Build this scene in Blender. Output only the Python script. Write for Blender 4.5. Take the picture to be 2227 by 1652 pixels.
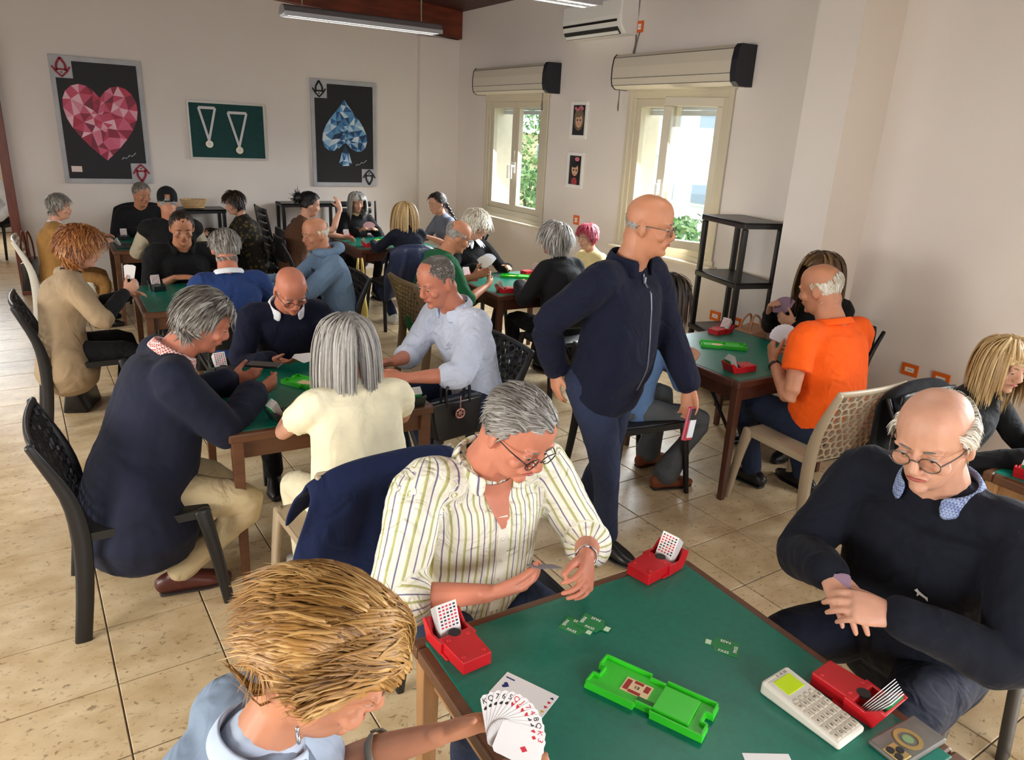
import bpy, bmesh, math, random
import numpy as np
from mathutils import Vector, Matrix
from mathutils.geometry import delaunay_2d_cdt
for o in list(bpy.data.objects): bpy.data.objects.remove(o, do_unlink=True)
S = bpy.context.scene
COL = S.collection
RNG = np.random.default_rng(7); random.seed(7)
R = math.radians

# ------------------------------------------------------------------ camera
CAMH = 1.95
YAW, PITCH, ROLL = 0.5608447, 0.3279007, 0.0515354
cam_d = bpy.data.cameras.new('camera'); cam = bpy.data.objects.new('camera', cam_d); COL.objects.link(cam)
cam_d.sensor_width = 36.0; cam_d.lens = 1584.45 / 2227 * 36.0; cam_d.clip_start = 0.05; cam_d.clip_end = 200
_f = np.array([math.sin(YAW)*math.cos(PITCH), math.cos(YAW)*math.cos(PITCH), -math.sin(PITCH)])
_r = np.array([math.cos(YAW), -math.sin(YAW), 0.0]); _u = np.cross(_r, _f)
_r2 = _r*math.cos(ROLL) + _u*math.sin(ROLL); _u2 = -_r*math.sin(ROLL) + _u*math.cos(ROLL)
M = Matrix(((_r2[0], _u2[0], -_f[0], 0), (_r2[1], _u2[1], -_f[1], 0), (_r2[2], _u2[2], -_f[2], CAMH), (0, 0, 0, 1)))
cam.matrix_world = M
S.camera = cam
S.view_settings.view_transform = 'Standard'; S.view_settings.look = 'None'
S.view_settings.gamma = 1.0; S.view_settings.use_curve_mapping = False
S.view_settings.exposure = 0.68

# ------------------------------------------------------------------ world and lights
W = bpy.data.worlds.new('world'); S.world = W; W.use_nodes = True
bg = W.node_tree.nodes['Background']; bg.inputs[0].default_value = (0.80, 0.90, 1.0, 1); bg.inputs[1].default_value = 1.5

def area(name, loc, rot, sx, sy, power, color=(1, 1, 1), spread=180):
    d = bpy.data.lights.new(name, 'AREA'); d.shape = 'RECTANGLE'; d.size = sx; d.size_y = sy; d.energy = power; d.color = color
    d.spread = R(spread)
    o = bpy.data.objects.new(name, d); COL.objects.link(o); o.location = loc; o.rotation_euler = rot
    return o
DAY = (0.93, 0.97, 1.0)
# daylight through the two windows in view, then the windows of the same wall beside the camera, then the left wall
area('window_daylight', (4.98, 7.93, 1.6), (0, R(46), 0), 1.2, 1.1, 46, DAY, 105)
area('window_daylight', (4.98, 5.15, 1.6), (0, R(46), 0), 1.2, 1.1, 46, DAY, 105)
area('window_daylight', (4.9, 0.3, 1.65), (0, R(46), 0), 1.4, 1.5, 66, DAY, 105)
area('window_daylight', (4.9, -2.2, 1.65), (0, R(46), 0), 1.4, 1.5, 60, DAY, 105)
area('window_daylight', (-3.7, 1.2, 1.65), (0, R(-66), 0), 1.4, 2.6, 96, (1.0, 0.95, 0.88), 150)
area('window_daylight', (-3.7, 5.4, 1.65), (0, R(-50), 0), 1.4, 2.6, 34, (1.0, 0.96, 0.90), 110)
area('window_daylight', (0.6, -3.4, 1.7), (R(58), 0, 0), 3.0, 1.4, 50, (0.97, 0.97, 1.0), 110)
area('window_daylight', (-1.6, 13.6, 1.8), (R(-70), 0, 0), 2.0, 1.4, 50, DAY)
sun_d = bpy.data.lights.new('sun', 'SUN'); sun_d.energy = 1.2; sun_d.angle = R(2); sun_d.color = (1, 0.96, 0.9)
sun = bpy.data.objects.new('sun', sun_d); COL.objects.link(sun); sun.rotation_euler = (R(35), R(-28), 0); sun.location = (8, 0, 9)

# ------------------------------------------------------------------ materials
MATS = {}
def mat(name, col, rough=0.6, metal=0.0, var=0.0, vscale=8.0, bump=0.0, bscale=60.0, spec=0.5, sss=0.0, trans=0.0, emit=None, estr=0.0, sheen=0.0, coord='Object', stretch=None):
    if name in MATS: return MATS[name]
    m = bpy.data.materials.new(name); m.use_nodes = True; nt = m.node_tree; N = nt.nodes; L = nt.links
    b = N['Principled BSDF']
    c = (col[0], col[1], col[2], 1)
    b.inputs['Base Color'].default_value = c; b.inputs['Roughness'].default_value = rough; b.inputs['Metallic'].default_value = metal
    b.inputs['Specular IOR Level'].default_value = spec
    if sss: b.inputs['Subsurface Weight'].default_value = sss; b.inputs['Subsurface Radius'].default_value = (0.012, 0.005, 0.003); b.inputs['Subsurface Scale'].default_value = 1.0
    if trans: b.inputs['Transmission Weight'].default_value = trans
    if sheen: b.inputs['Sheen Weight'].default_value = sheen
    if emit: b.inputs['Emission Color'].default_value = (*emit, 1); b.inputs['Emission Strength'].default_value = estr
    if var or bump:
        tc = N.new('ShaderNodeTexCoord'); src = tc.outputs[coord]
        if stretch:
            mp = N.new('ShaderNodeMapping'); mp.inputs['Scale'].default_value = stretch; L.new(src, mp.inputs[0]); src = mp.outputs[0]
    if var:
        n = N.new('ShaderNodeTexNoise'); n.inputs['Scale'].default_value = vscale; n.inputs['Detail'].default_value = 4; L.new(src, n.inputs['Vector'])
        r = N.new('ShaderNodeValToRGB')
        r.color_ramp.elements[0].position = 0.3; r.color_ramp.elements[1].position = 0.7
        r.color_ramp.elements[0].color = (*[max(0, v*(1-var)) for v in col], 1); r.color_ramp.elements[1].color = (*[min(1, v*(1+var)) for v in col], 1)
        L.new(n.outputs['Fac'], r.inputs[0]); L.new(r.outputs[0], b.inputs['Base Color'])
    if bump:
        n2 = N.new('ShaderNodeTexNoise'); n2.inputs['Scale'].default_value = bscale; n2.inputs['Detail'].default_value = 3; L.new(src, n2.inputs['Vector'])
        bp = N.new('ShaderNodeBump'); bp.inputs['Strength'].default_value = bump; bp.inputs['Distance'].default_value = 0.01
        L.new(n2.outputs['Fac'], bp.inputs['Height']); L.new(bp.outputs[0], b.inputs['Normal'])
    MATS[name] = m; return m

def srgb(*c):
    return tuple(((v/255)/12.92 if v/255 <= 0.04045 else ((v/255+0.055)/1.055)**2.4) for v in c)

def attr_mat(name, attr, stops, rough=0.5, noise=0.0, nscale=200, bump=0, sheen=0.0, spec=0.4):
    """colour from a per-vertex float attribute through a ramp"""
    if name in MATS: return MATS[name]
    m = bpy.data.materials.new(name); m.use_nodes = True; nt = m.node_tree; N = nt.nodes; L = nt.links; b = N['Principled BSDF']
    a = N.new('ShaderNodeAttribute'); a.attribute_name = attr
    r = N.new('ShaderNodeValToRGB'); e = r.color_ramp.elements
    while len(e) < len(stops): e.new(0.5)
    for i, (p, c) in enumerate(stops): e[i].position = p; e[i].color = (*c, 1)
    src = a.outputs['Fac']
    if noise:
        tc = N.new('ShaderNodeTexCoord'); n = N.new('ShaderNodeTexNoise'); n.inputs['Scale'].default_value = nscale; L.new(tc.outputs['Object'], n.inputs['Vector'])
        ma = N.new('ShaderNodeMath'); ma.operation = 'MULTIPLY_ADD'; ma.inputs[1].default_value = noise; L.new(n.outputs['Fac'], ma.inputs[0])
        sb = N.new('ShaderNodeMath'); sb.operation = 'SUBTRACT'; L.new(src, sb.inputs[0]); sb.inputs[1].default_value = noise*0.5
        L.new(sb.outputs[0], ma.inputs[2]); src = ma.outputs[0]
    L.new(src, r.inputs[0]); L.new(r.outputs[0], b.inputs['Base Color'])
    b.inputs['Roughness'].default_value = rough; b.inputs['Specular IOR Level'].default_value = spec
    if sheen: b.inputs['Sheen Weight'].default_value = sheen
    MATS[name] = m; return m

# ------------------------------------------------------------------ mesh building
def nrm(v):
    v = np.asarray(v, float); n = np.linalg.norm(v); return v/n if n > 1e-9 else v
def catmull(P, k):
    P = np.asarray(P, float)
    if k <= 1 or len(P) < 3: return P
    Q = np.vstack([2*P[0]-P[1], P, 2*P[-1]-P[-2]]); out = []
    for i in range(1, len(Q)-2):
        p0, p1, p2, p3 = Q[i-1], Q[i], Q[i+1], Q[i+2]
        for j in range(k):
            t = j/k
            out.append(0.5*((2*p1)+(-p0+p2)*t+(2*p0-5*p1+4*p2-p3)*t*t+(-p0+3*p1-3*p2+p3)*t**3))
    out.append(P[-1]); return np.array(out)

class MB:
    def __init__(s): s.v = []; s.f = []; s.uv = []
    def add(s, V, F, uv=None):
        o = len(s.v); s.v.extend([tuple(p) for p in V]); s.f.extend([tuple(i+o for i in f) for f in F])
        s.uv.extend(uv if uv is not None else [(0, 0, 0)]*len(V)); return s
    def box(s, c, d, rz=0.0, m=None):
        x, y, z = d[0]/2, d[1]/2, d[2]/2
        V = np.array([(a, b, e) for e in (-z, z) for b in (-y, y) for a in (-x, x)])
        if m is not None: V = V @ np.asarray(m).T
        if rz: cz, sz = math.cos(rz), math.sin(rz); V = V @ np.array([[cz, sz, 0], [-sz, cz, 0], [0, 0, 1]])
        V = V + np.array(c)
        return s.add(V, [(0, 2, 3, 1), (4, 5, 7, 6), (0, 1, 5, 4), (2, 6, 7, 3), (0, 4, 6, 2), (1, 3, 7, 5)])
    def bar(s, a, b, w, h=None, up=(0, 0, 1)):
        a = np.array(a, float); b = np.array(b, float); h = h or w
        t = nrm(b-a); sd = np.cross(t, up)
        if np.linalg.norm(sd) < 1e-5: sd = np.cross(t, (0, 1, 0))
        sd = nrm(sd); u = np.cross(sd, t)
        V = [p + sd*x*w/2 + u*y*h/2 for p in (a, b) for y in (-1, 1) for x in (-1, 1)]
        return s.add(V, [(0, 2, 3, 1), (4, 5, 7, 6), (0, 1, 5, 4), (2, 6, 7, 3), (0, 4, 6, 2), (1, 3, 7, 5)])
    def loft(s, P, rad, side=(1, 0, 0), n=14, k=3, cap=True, part=0, pw=2.0):
        """rad: list of (a,b) half axes; a along side, b along side x tangent"""
        P = np.asarray(P, float); rad = np.array([(r, r) if np.isscalar(r) else r for r in rad], float)
        Q = catmull(np.hstack([P, rad]), k); P = Q[:, :3]; rad = np.maximum(Q[:, 3:], 1e-4)
        side = np.asarray(side, float)
        T = np.gradient(P, axis=0); T = np.array([nrm(t) for t in T])
        if cap:
            def ext(p, t, r):
                return [(p+t*min(r)*0.45, r*0.86), (p+t*min(r)*0.75, r*0.55), (p+t*min(r)*0.86, r*0.18)]
            e0 = ext(P[0], -T[0], rad[0])[::-1]; e1 = ext(P[-1], T[-1], rad[-1])
            P = np.vstack([[e[0] for e in e0], P, [e[0] for e in e1]]); rad = np.vstack([[e[1] for e in e0], rad, [e[1] for e in e1]])
            T = np.vstack([[T[0]]*3, T, [T[-1]]*3])
        V = []; uv = []; ang = np.linspace(0, 2*math.pi, n, endpoint=False)
        ca, sa = np.cos(ang), np.sin(ang)
        if pw != 2.0: ca = np.sign(ca)*np.abs(ca)**(2/pw); sa = np.sign(sa)*np.abs(sa)**(2/pw)
        ln = 0
        for i in range(len(P)):
            t = T[i]; sd = side - t*(side@t)
            if np.linalg.norm(sd) < 1e-3: sd = np.cross(t, (0.3, 0.5, 0.8))
            sd = nrm(sd); ot = np.cross(t, sd)
            if i: ln += np.linalg.norm(P[i]-P[i-1])
            for j in range(n):
                V.append(P[i] + sd*ca[j]*rad[i][0] + ot*sa[j]*rad[i][1]); uv.append((ang[j], ln, part))
        F = []
        for i in range(len(P)-1):
            for j in range(n):
                F.append((i*n+j, i*n+(j+1) % n, (i+1)*n+(j+1) % n, (i+1)*n+j))
        F.append(tuple(range(n))[::-1]); F.append(tuple((len(P)-1)*n+j for j in range(n)))
        return s.add(V, F, uv)
    def tube(s, P, r, n=8, k=3): 
        return s.loft(P, [r]*len(P), side=(0.123, 0.456, 0.88), n=n, k=k, cap=False)
    def ell(s, c, r, rot=None, nu=14, nv=9):
        V = [(0, 0, -1)]
        for i in range(1, nv):
            a = -math.pi/2 + math.pi*i/nv
            for j in range(nu):
                b = 2*math.pi*j/nu; V.append((math.cos(a)*math.cos(b), math.cos(a)*math.sin(b), math.sin(a)))
        V.append((0, 0, 1)); V = np.array(V)*np.array(r)
        if rot is not None: V = V @ np.asarray(rot).T
        V = V + np.array(c); F = []
        for j in range(nu): F.append((0, 1+(j+1) % nu, 1+j))
        for i in range(nv-2):
            for j in range(nu):
                a = 1+i*nu; F.append((a+j, a+(j+1) % nu, a+nu+(j+1) % nu, a+nu+j))
        e = 1+(nv-2)*nu; l = len(V)-1
        for j in range(nu): F.append((e+j, e+(j+1) % nu, l))
        return s.add(V, F)
    def prism(s, poly, z0, z1, m=None):
        n = len(poly); V = np.array([(x, y, z0) for x, y in poly]+[(x, y, z1) for x, y in poly], float)
        if m is not None: V = np.array([m(*p) for p in V])
        F = [tuple(range(n))[::-1], tuple(range(n, 2*n))]+[(i, (i+1) % n, n+(i+1) % n, n+i) for i in range(n)]
        return s.add(V, F)
    def xf(s, f): s.v = [tuple(f(np.array(p))) for p in s.v]; return s
    def mesh(s, name, smooth=True):
        me = bpy.data.meshes.new(name); me.from_pydata(s.v, [], s.f)
        if smooth: me.polygons.foreach_set('use_smooth', [True]*len(me.polygons))
        me.update(); return me
    def build(s, name, m, parent=None, smooth=False, bevel=0.0, loc=None, rz=0.0):
        me = s.mesh(name, smooth); me.materials.append(m)
        return put(name, me, parent, loc, rz, bevel)
def put(name, me, parent=None, loc=None, rz=0.0, bevel=0.0):
    o = bpy.data.objects.new(name, me); COL.objects.link(o)
    if parent is not None: o.parent = parent
    if loc is not None: o.location = loc
    if rz: o.rotation_euler = (0, 0, rz)
    if bevel:
        b = o.modifiers.new('bevel', 'BEVEL'); b.width = bevel; b.segments = 2; b.limit_method = 'ANGLE'; b.angle_limit = R(40)
    return o
def tag(o, label, cat, group=None):
    o['label'] = label; o['category'] = cat
    if group: o['group'] = group
    return o
def thing(name, label, cat, loc=(0, 0, 0), rz=0.0, group=None):
    o = bpy.data.objects.new(name, None); COL.objects.link(o); o.location = loc; o.rotation_euler = (0, 0, rz)
    o.empty_display_size = 0.1
    return tag(o, label, cat, group)
def struct(o, label=None):
    o['kind'] = 'structure'
    if label: o['label'] = label
    return o
def copy_tree(o, parent=None):
    c = o.copy(); COL.objects.link(c); c.parent = parent
    for ch in list(o.children): copy_tree(ch, c)
    return c
def text(name, body, size, m, parent, mw, depth=0.0006, align='CENTER'):
    """flat printed lettering as a thin mesh; mw = 4x4 placing the text plane"""
    cu = bpy.data.curves.new(name, 'FONT'); cu.body = body; cu.size = size; cu.align_x = align; cu.align_y = 'CENTER'; cu.extrude = depth/2; cu.resolution_u = 3
    t = bpy.data.objects.new(name, cu); COL.objects.link(t)
    me = bpy.data.meshes.new_from_object(t); me.name = name
    bpy.data.objects.remove(t); bpy.data.curves.remove(cu)
    me.transform(mw); me.materials.clear(); me.materials.append(m)
    return put(name, me, parent)
def flat(x, y, z, a=0.0):
    return Matrix.Translation((x, y, z)) @ Matrix.Rotation(a, 4, 'Z')
# ------------------------------------------------------------------ the room
WX, RX, BY = 4.85, 5.0, 9.55          # window wall, right wall, back wall
LX, NY = -3.9, -3.6                   # left and near walls (out of view)
plaster = mat('plaster', srgb(228, 219, 211), 0.85, var=0.02, vscale=1.5, bump=0.05, bscale=90, coord='Object')
def wallmat():
    m = plaster
    return m
def ceil_z(x): return 3.41 + 0.08*(WX-x)

# floor: grout bed with single tiles
TILE, TA = 0.3615, 0.038
TU0, TV0 = 0.066, 2.87
grout = mat('grout', srgb(96, 84, 72), 0.9)
def tile_material():
    m = bpy.data.materials.new('travertine tile'); m.use_nodes = True; nt = m.node_tree; N = nt.nodes; L = nt.links; b = N['Principled BSDF']
    g = N.new('ShaderNodeNewGeometry'); oi = N.new('ShaderNodeObjectInfo')
    mp = N.new('ShaderNodeMapping'); mp.inputs['Scale'].default_value = (1.0, 1.5, 1); mp.inputs['Rotation'].default_value = (0, 0, 0.2); L.new(g.outputs['Position'], mp.inputs[0])
    n1 = N.new('ShaderNodeTexNoise'); n1.inputs['Scale'].default_value = 6; n1.inputs['Detail'].default_value = 5; L.new(mp.outputs[0], n1.inputs['Vector'])
    r1 = N.new('ShaderNodeValToRGB'); e = r1.color_ramp.elements
    e[0].position = 0.3; e[0].color = (*srgb(192, 164, 122), 1); e[1].position = 0.7; e[1].color = (*srgb(222, 200, 162), 1); L.new(n1.outputs['Fac'], r1.inputs[0])
    n2 = N.new('ShaderNodeTexNoise'); n2.inputs['Scale'].default_value = 34; n2.inputs['Detail'].default_value = 6; n2.inputs['Roughness'].default_value = 0.65; n2.inputs['Distortion'].default_value = 0.8; L.new(mp.outputs[0], n2.inputs['Vector'])
    r2 = N.new('ShaderNodeValToRGB'); e = r2.color_ramp.elements
    e[0].position = 0.575; e[0].color = (0, 0, 0, 1); e[1].position = 0.66; e[1].color = (1, 1, 1, 1); L.new(n2.outputs['Fac'], r2.inputs[0])
    mx = N.new('ShaderNodeMixRGB'); mx.inputs[2].default_value = (*srgb(120, 98, 70), 1); L.new(r1.outputs[0], mx.inputs[1])
    mu = N.new('ShaderNodeMath'); mu.operation = 'MULTIPLY'; mu.inputs[1].default_value = 0.75; L.new(r2.outputs[0], mu.inputs[0]); L.new(mu.outputs[0], mx.inputs[0])
    hs = N.new('ShaderNodeHueSaturation'); mr = N.new('ShaderNodeMapRange'); mr.inputs[3].default_value = 0.93; mr.inputs[4].default_value = 1.05
    L.new(oi.outputs['Random'], mr.inputs[0]); L.new(mr.outputs[0], hs.inputs['Value']); L.new(mx.outputs[0], hs.inputs['Color']); L.new(hs.outputs[0], b.inputs['Base Color'])
    b.inputs['Roughness'].default_value = 0.32
    bp = N.new('ShaderNodeBump'); bp.inputs['Strength'].default_value = 0.12; bp.inputs['Distance'].default_value = 0.004; L.new(n2.outputs['Fac'], bp.inputs['Height']); L.new(bp.outputs[0], b.inputs['Normal'])
    return m
TM = tile_material()
fl = struct(MB().box(((LX+6)/2, 5.5, -0.055), (6-LX+0.4, 18.6, 0.1)).build('floor', grout))
def tile_mesh():
    h = TILE/2-0.0027; c = 0.002; mb = MB()
    V = [(-h, -h, -0.012), (h, -h, -0.012), (h, h, -0.012), (-h, h, -0.012), (-h, -h, -c), (h, -h, -c), (h, h, -c), (-h, h, -c), (-h+c, -h+c, 0), (h-c, -h+c, 0), (h-c, h-c, 0), (-h+c, h-c, 0)]
    F = [(8, 9, 10, 11)]
    for a, b_ in ((0, 4), (4, 8)):
        for i in range(4): F.append((a+i, a+(i+1) % 4, b_+(i+1) % 4, b_+i))
    return np.array(V), F
TV, TF = tile_mesh()
tmesh = bpy.data.meshes.new('tile'); tmesh.from_pydata([tuple(v) for v in TV], [], TF); tmesh.materials.append(TM)
tiles = []
ct, st = math.cos(TA), math.sin(TA)
for i in range(-12, 16):
    for j in range(-16, 33):
        u_, v_ = TU0+(i+0.5)*TILE, TV0+(j+0.5)*TILE
        x, y = u_*ct-v_*st, u_*st+v_*ct
        if x < LX or x > 5.2 or y < NY or y > 14.4: continue
        q = np.array([x, y, -CAMH]); w = q@_f
        px = (q@_r2)/max(w, 1e-3)*1584; py = -(q@_u2)/max(w, 1e-3)*1584
        vis = w > 0.3 and abs(px) < 1180 and -826 < py < 900
        tiles.append((0 if vis else 1, w if vis else 99, x, y))
tiles.sort(key=lambda t: (t[0], t[1]))
stuff = MB()
Rz = np.array([[ct, -st, 0], [st, ct, 0], [0, 0, 1]])
TR = TV @ Rz.T
for k, (a, w, x, y) in enumerate(tiles):
    if k < 300:
        o = put('tile', tmesh, fl, (x, y, 0), TA)
    else:
        stuff.add(TR+np.array([x, y, 0]), TF)
o = stuff.build('tiles', TM, fl); o['kind'] = 'stuff'

def wall(name, boxes, m=plaster, label=None):
    mb = MB()
    for c, d in boxes: mb.box(c, d)
    return struct(mb.build(name, m), label)
def span(x0, x1, y0, y1, z0, z1): return (((x0+x1)/2, (y0+y1)/2, (z0+z1)/2), (x1-x0, y1-y0, z1-z0))
# back wall with an opening at its left end
wall('wall_back', [span(-0.36, 5.2, BY, BY+0.2, 0, 4.2), span(-1.6, -0.36, BY, BY+0.2, 2.5, 4.2), span(LX-0.2, -1.6, BY, BY+0.2, 0, 4.2)])
wall('trim_1', [span(4.28, WX+0.05, BY-0.09, BY+0.02, 0, 3.06)])                       # shallow column in the back corner
# window wall with two openings
w1 = (7.27, 8.60, 0.95, 2.36); w2 = (4.56, 5.80, 0.96, 2.37)
wall('wall_window', [span(WX, WX+0.32, 3.3, 9.8, 0, w1[2]), span(WX, WX+0.32, 3.3, 9.8, w1[3], 4.0),
                     span(WX, WX+0.32, w1[1], 9.8, w1[2], w1[3]), span(WX, WX+0.32, w2[1], w1[0], w1[2], w1[3]), span(WX, WX+0.32, 3.3, w2[0], w1[2], w1[3])])
wall('wall_pilaster', [span(4.55, WX+0.3, 3.26, 3.61, 0, 4.0)])
wall('wall_right', [span(RX, RX+0.3, NY, 3.4, 0, 0.95), span(RX, RX+0.3, NY, 3.4, 2.4, 4.0), span(RX, RX+0.3, 1.1, 3.4, 0.95, 2.4), span(RX, RX+0.3, -1.4, -0.5, 0.95, 2.4), span(RX, RX+0.3, NY, -3.0, 0.95, 2.4)])
wall('wall_left', [span(LX-0.2, LX, NY, BY, 0, 0.95), span(LX-0.2, LX, NY, BY, 2.4, 4.4), span(LX-0.2, LX, NY, -0.1, 0.95, 2.4), span(LX-0.2, LX, 2.5, 4.1, 0.95, 2.4), span(LX-0.2, LX, 6.7, BY, 0.95, 2.4)])
wall('wall_near', [span(LX-0.2, 5.2, NY-0.2, NY, 0, 0.95), span(LX-0.2, 5.2, NY-0.2, NY, 2.4, 4.4), span(LX-0.2, -0.9, NY-0.2, NY, 0.95, 2.4), span(2.1, 5.2, NY-0.2, NY, 0.95, 2.4)])
wall('wall_next_room', [span(LX-0.2, 5.2, 14.5, 14.7, 0, 3.0), span(LX-0.4, LX-0.2, BY, 14.6, 0, 3.0), span(2.5, 2.7, BY+0.2, 14.5, 0, 3.0)])
wall('ceiling_next_room', [span(LX-0.4, 2.7, BY+0.2, 14.7, 3.0, 3.1)])
base = mat('baseboard stone', srgb(206, 190, 158), 0.4, var=0.06, vscale=12)
wall('baseboard_right', [span(RX-0.012, RX, NY, 3.26, 0, 0.075), span(4.54, 5.0, 3.248, 3.26, 0, 0.075), span(4.538, 4.55, 3.26, 3.61, 0, 0.075)], base)
wall('baseboard_window', [span(WX-0.012, WX, 3.61, BY, 0, 0.075)], base)
wall('baseboard_back', [span(-0.3, 4.28, BY-0.012, BY, 0, 0.075)], base)
# dark wood roof planks and the sloping beam along the back wall
wood_dark = mat('dark stained roof wood', srgb(62, 26, 16), 0.5, var=0.35, vscale=5, bump=0.15, bscale=20, stretch=(1, 8, 8))
wood_beam = mat('red brown beam wood', srgb(106, 44, 22), 0.45, var=0.4, vscale=3.5, bump=0.1, bscale=20, stretch=(1, 5, 5))
cl = MB(); zL, zR = ceil_z(LX-0.2), ceil_z(5.3)
cl.add([(LX-0.2, NY-0.2, zL), (5.3, NY-0.2, zR), (5.3, BY+0.2, zR), (LX-0.2, BY+0.2, zL), (LX-0.2, NY-0.2, zL+0.12), (5.3, NY-0.2, zR+0.12), (5.3, BY+0.2, zR+0.12), (LX-0.2, BY+0.2, zL+0.12)],
       [(0, 1, 2, 3), (7, 6, 5, 4), (0, 4, 5, 1), (1, 5, 6, 2), (2, 6, 7, 3), (3, 7, 4, 0)])
ceil = struct(cl.build('ceiling', wood_dark))
pl = MB(); x0 = LX
for k in range(66):
    yy = NY+0.1+k*0.2
    b = MB(); b.add([(LX, yy-0.097, ceil_z(LX)-0.014), (WX+0.1, yy-0.097, ceil_z(WX+0.1)-0.014), (WX+0.1, yy+0.097, ceil_z(WX+0.1)-0.014), (LX, yy+0.097, ceil_z(LX)-0.014),
                     (LX, yy-0.097, ceil_z(LX)), (WX+0.1, yy-0.097, ceil_z(WX+0.1)), (WX+0.1, yy+0.097, ceil_z(WX+0.1)), (LX, yy+0.097, ceil_z(LX))], [(0, 1, 2, 3), (7, 6, 5, 4), (0, 4, 5, 1), (1, 5, 6, 2), (2, 6, 7, 3), (3, 7, 4, 0)])
    b.build('plank', wood_dark, ceil)
def beam(y0, y1, parent=None):
    b = MB(); xa, xb = 1.2, WX
    za, zb = 3.07+0.08*(4.77-xa), 3.07
    xa, za = LX, 3.07+0.08*(4.77-LX)
    b.add([(xa, y0, za), (xb, y0, zb), (xb, y1, zb), (xa, y1, za), (xa, y0, za+0.36), (xb, y0, zb+0.36), (xb, y1, zb+0.36), (xa, y1, za+0.36)], [(0, 3, 2, 1), (4, 5, 6, 7), (0, 1, 5, 4), (1, 2, 6, 5), (2, 3, 7, 6), (3, 0, 4, 7)])
    return b
struct(beam(BY-0.16, BY).build('trim_2', wood_beam), 'red brown sloping roof beam along the poster wall')
struct(beam(-1.2, -1.0).build('trim_3', wood_beam))
# opening at the left of the back wall
jamb = mat('door frame wood', srgb(112, 50, 30), 0.4, var=0.25, vscale=6, stretch=(6, 6, 1))
dr = struct(MB().box((-0.40, BY-0.0, 1.28), (0.085, 0.26, 2.56)).box((-1.56, BY, 1.28), (0.085, 0.26, 2.56)).box((-0.98, BY, 2.52), (1.2, 0.26, 0.085)).build('door_1', jamb, bevel=0.004), 'red brown wooden door frame at the left end of the poster wall')

# ------------------------------------------------------------------ windows
frame_m = mat('cream window frame', srgb(206, 196, 172), 0.4)
glass_m = bpy.data.materials.new('window glass'); glass_m.use_nodes = True
nt = glass_m.node_tree; nt.nodes.clear()
o_ = nt.nodes.new('ShaderNodeOutputMaterial'); tr = nt.nodes.new('ShaderNodeBsdfTransparent'); tr.inputs[0].default_value = (0.97, 0.99, 1, 1); gl = nt.nodes.new('ShaderNodeBsdfGlossy'); gl.inputs['Roughness'].default_value = 0.02
mx = nt.nodes.new('ShaderNodeMixShader'); mx.inputs[0].default_value = 0.06
nt.links.new(tr.outputs[0], mx.inputs[1]); nt.links.new(gl.outputs[0], mx.inputs[2]); nt.links.new(mx.outputs[0], o_.inputs[0])
white_pl = mat('white plastic', srgb(240, 238, 232), 0.35)
stone = mat('sill stone', srgb(222, 210, 186), 0.6, var=0.06, vscale=10)
metal_d = mat('dark metal', srgb(52, 54, 58), 0.4, 0.6)
def casement(parent, y0, y1, z0, z1, hinge_y, ang, handle_side, name='casement'):
    """frame of one sash in the plane x=0, turned about its hinge"""
    c, s = math.cos(ang), math.sin(ang)
    def T(p): return np.array([p[0]*c-(p[1]-hinge_y)*s, hinge_y+p[0]*s+(p[1]-hinge_y)*c, p[2]])
    w = 0.075
    mb = MB()
    mb.box((0, (y0+y1)/2, z0+w/2), (0.06, y1-y0, w)).box((0, (y0+y1)/2, z1-w/2), (0.06, y1-y0, w))
    mb.box((0, y0+w/2, (z0+z1)/2), (0.06, w, z1-z0-2*w)).box((0, y1-w/2, (z0+z1)/2), (0.06, w, z1-z0-2*w))
    sash = mb.xf(T).build(name, frame_m, parent, bevel=0.006)
    MB().box((0.0, (y0+y1)/2, (z0+z1)/2), (0.012, y1-y0-2*w, z1-z0-2*w)).xf(T).build('pane', glass_m, sash)
    yh = y0+0.035 if handle_side < 0 else y1-0.035
    MB().box((-0.04, yh, (z0+z1)/2-0.12), (0.02, 0.032, 0.13)).box((-0.065, yh, (z0+z1)/2-0.1), (0.05, 0.022, 0.022)).box((-0.088, yh, (z0+z1)/2-0.17), (0.018, 0.024, 0.16)).xf(T).build('handle', white_pl, sash, bevel=0.004)
    return sash
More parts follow.
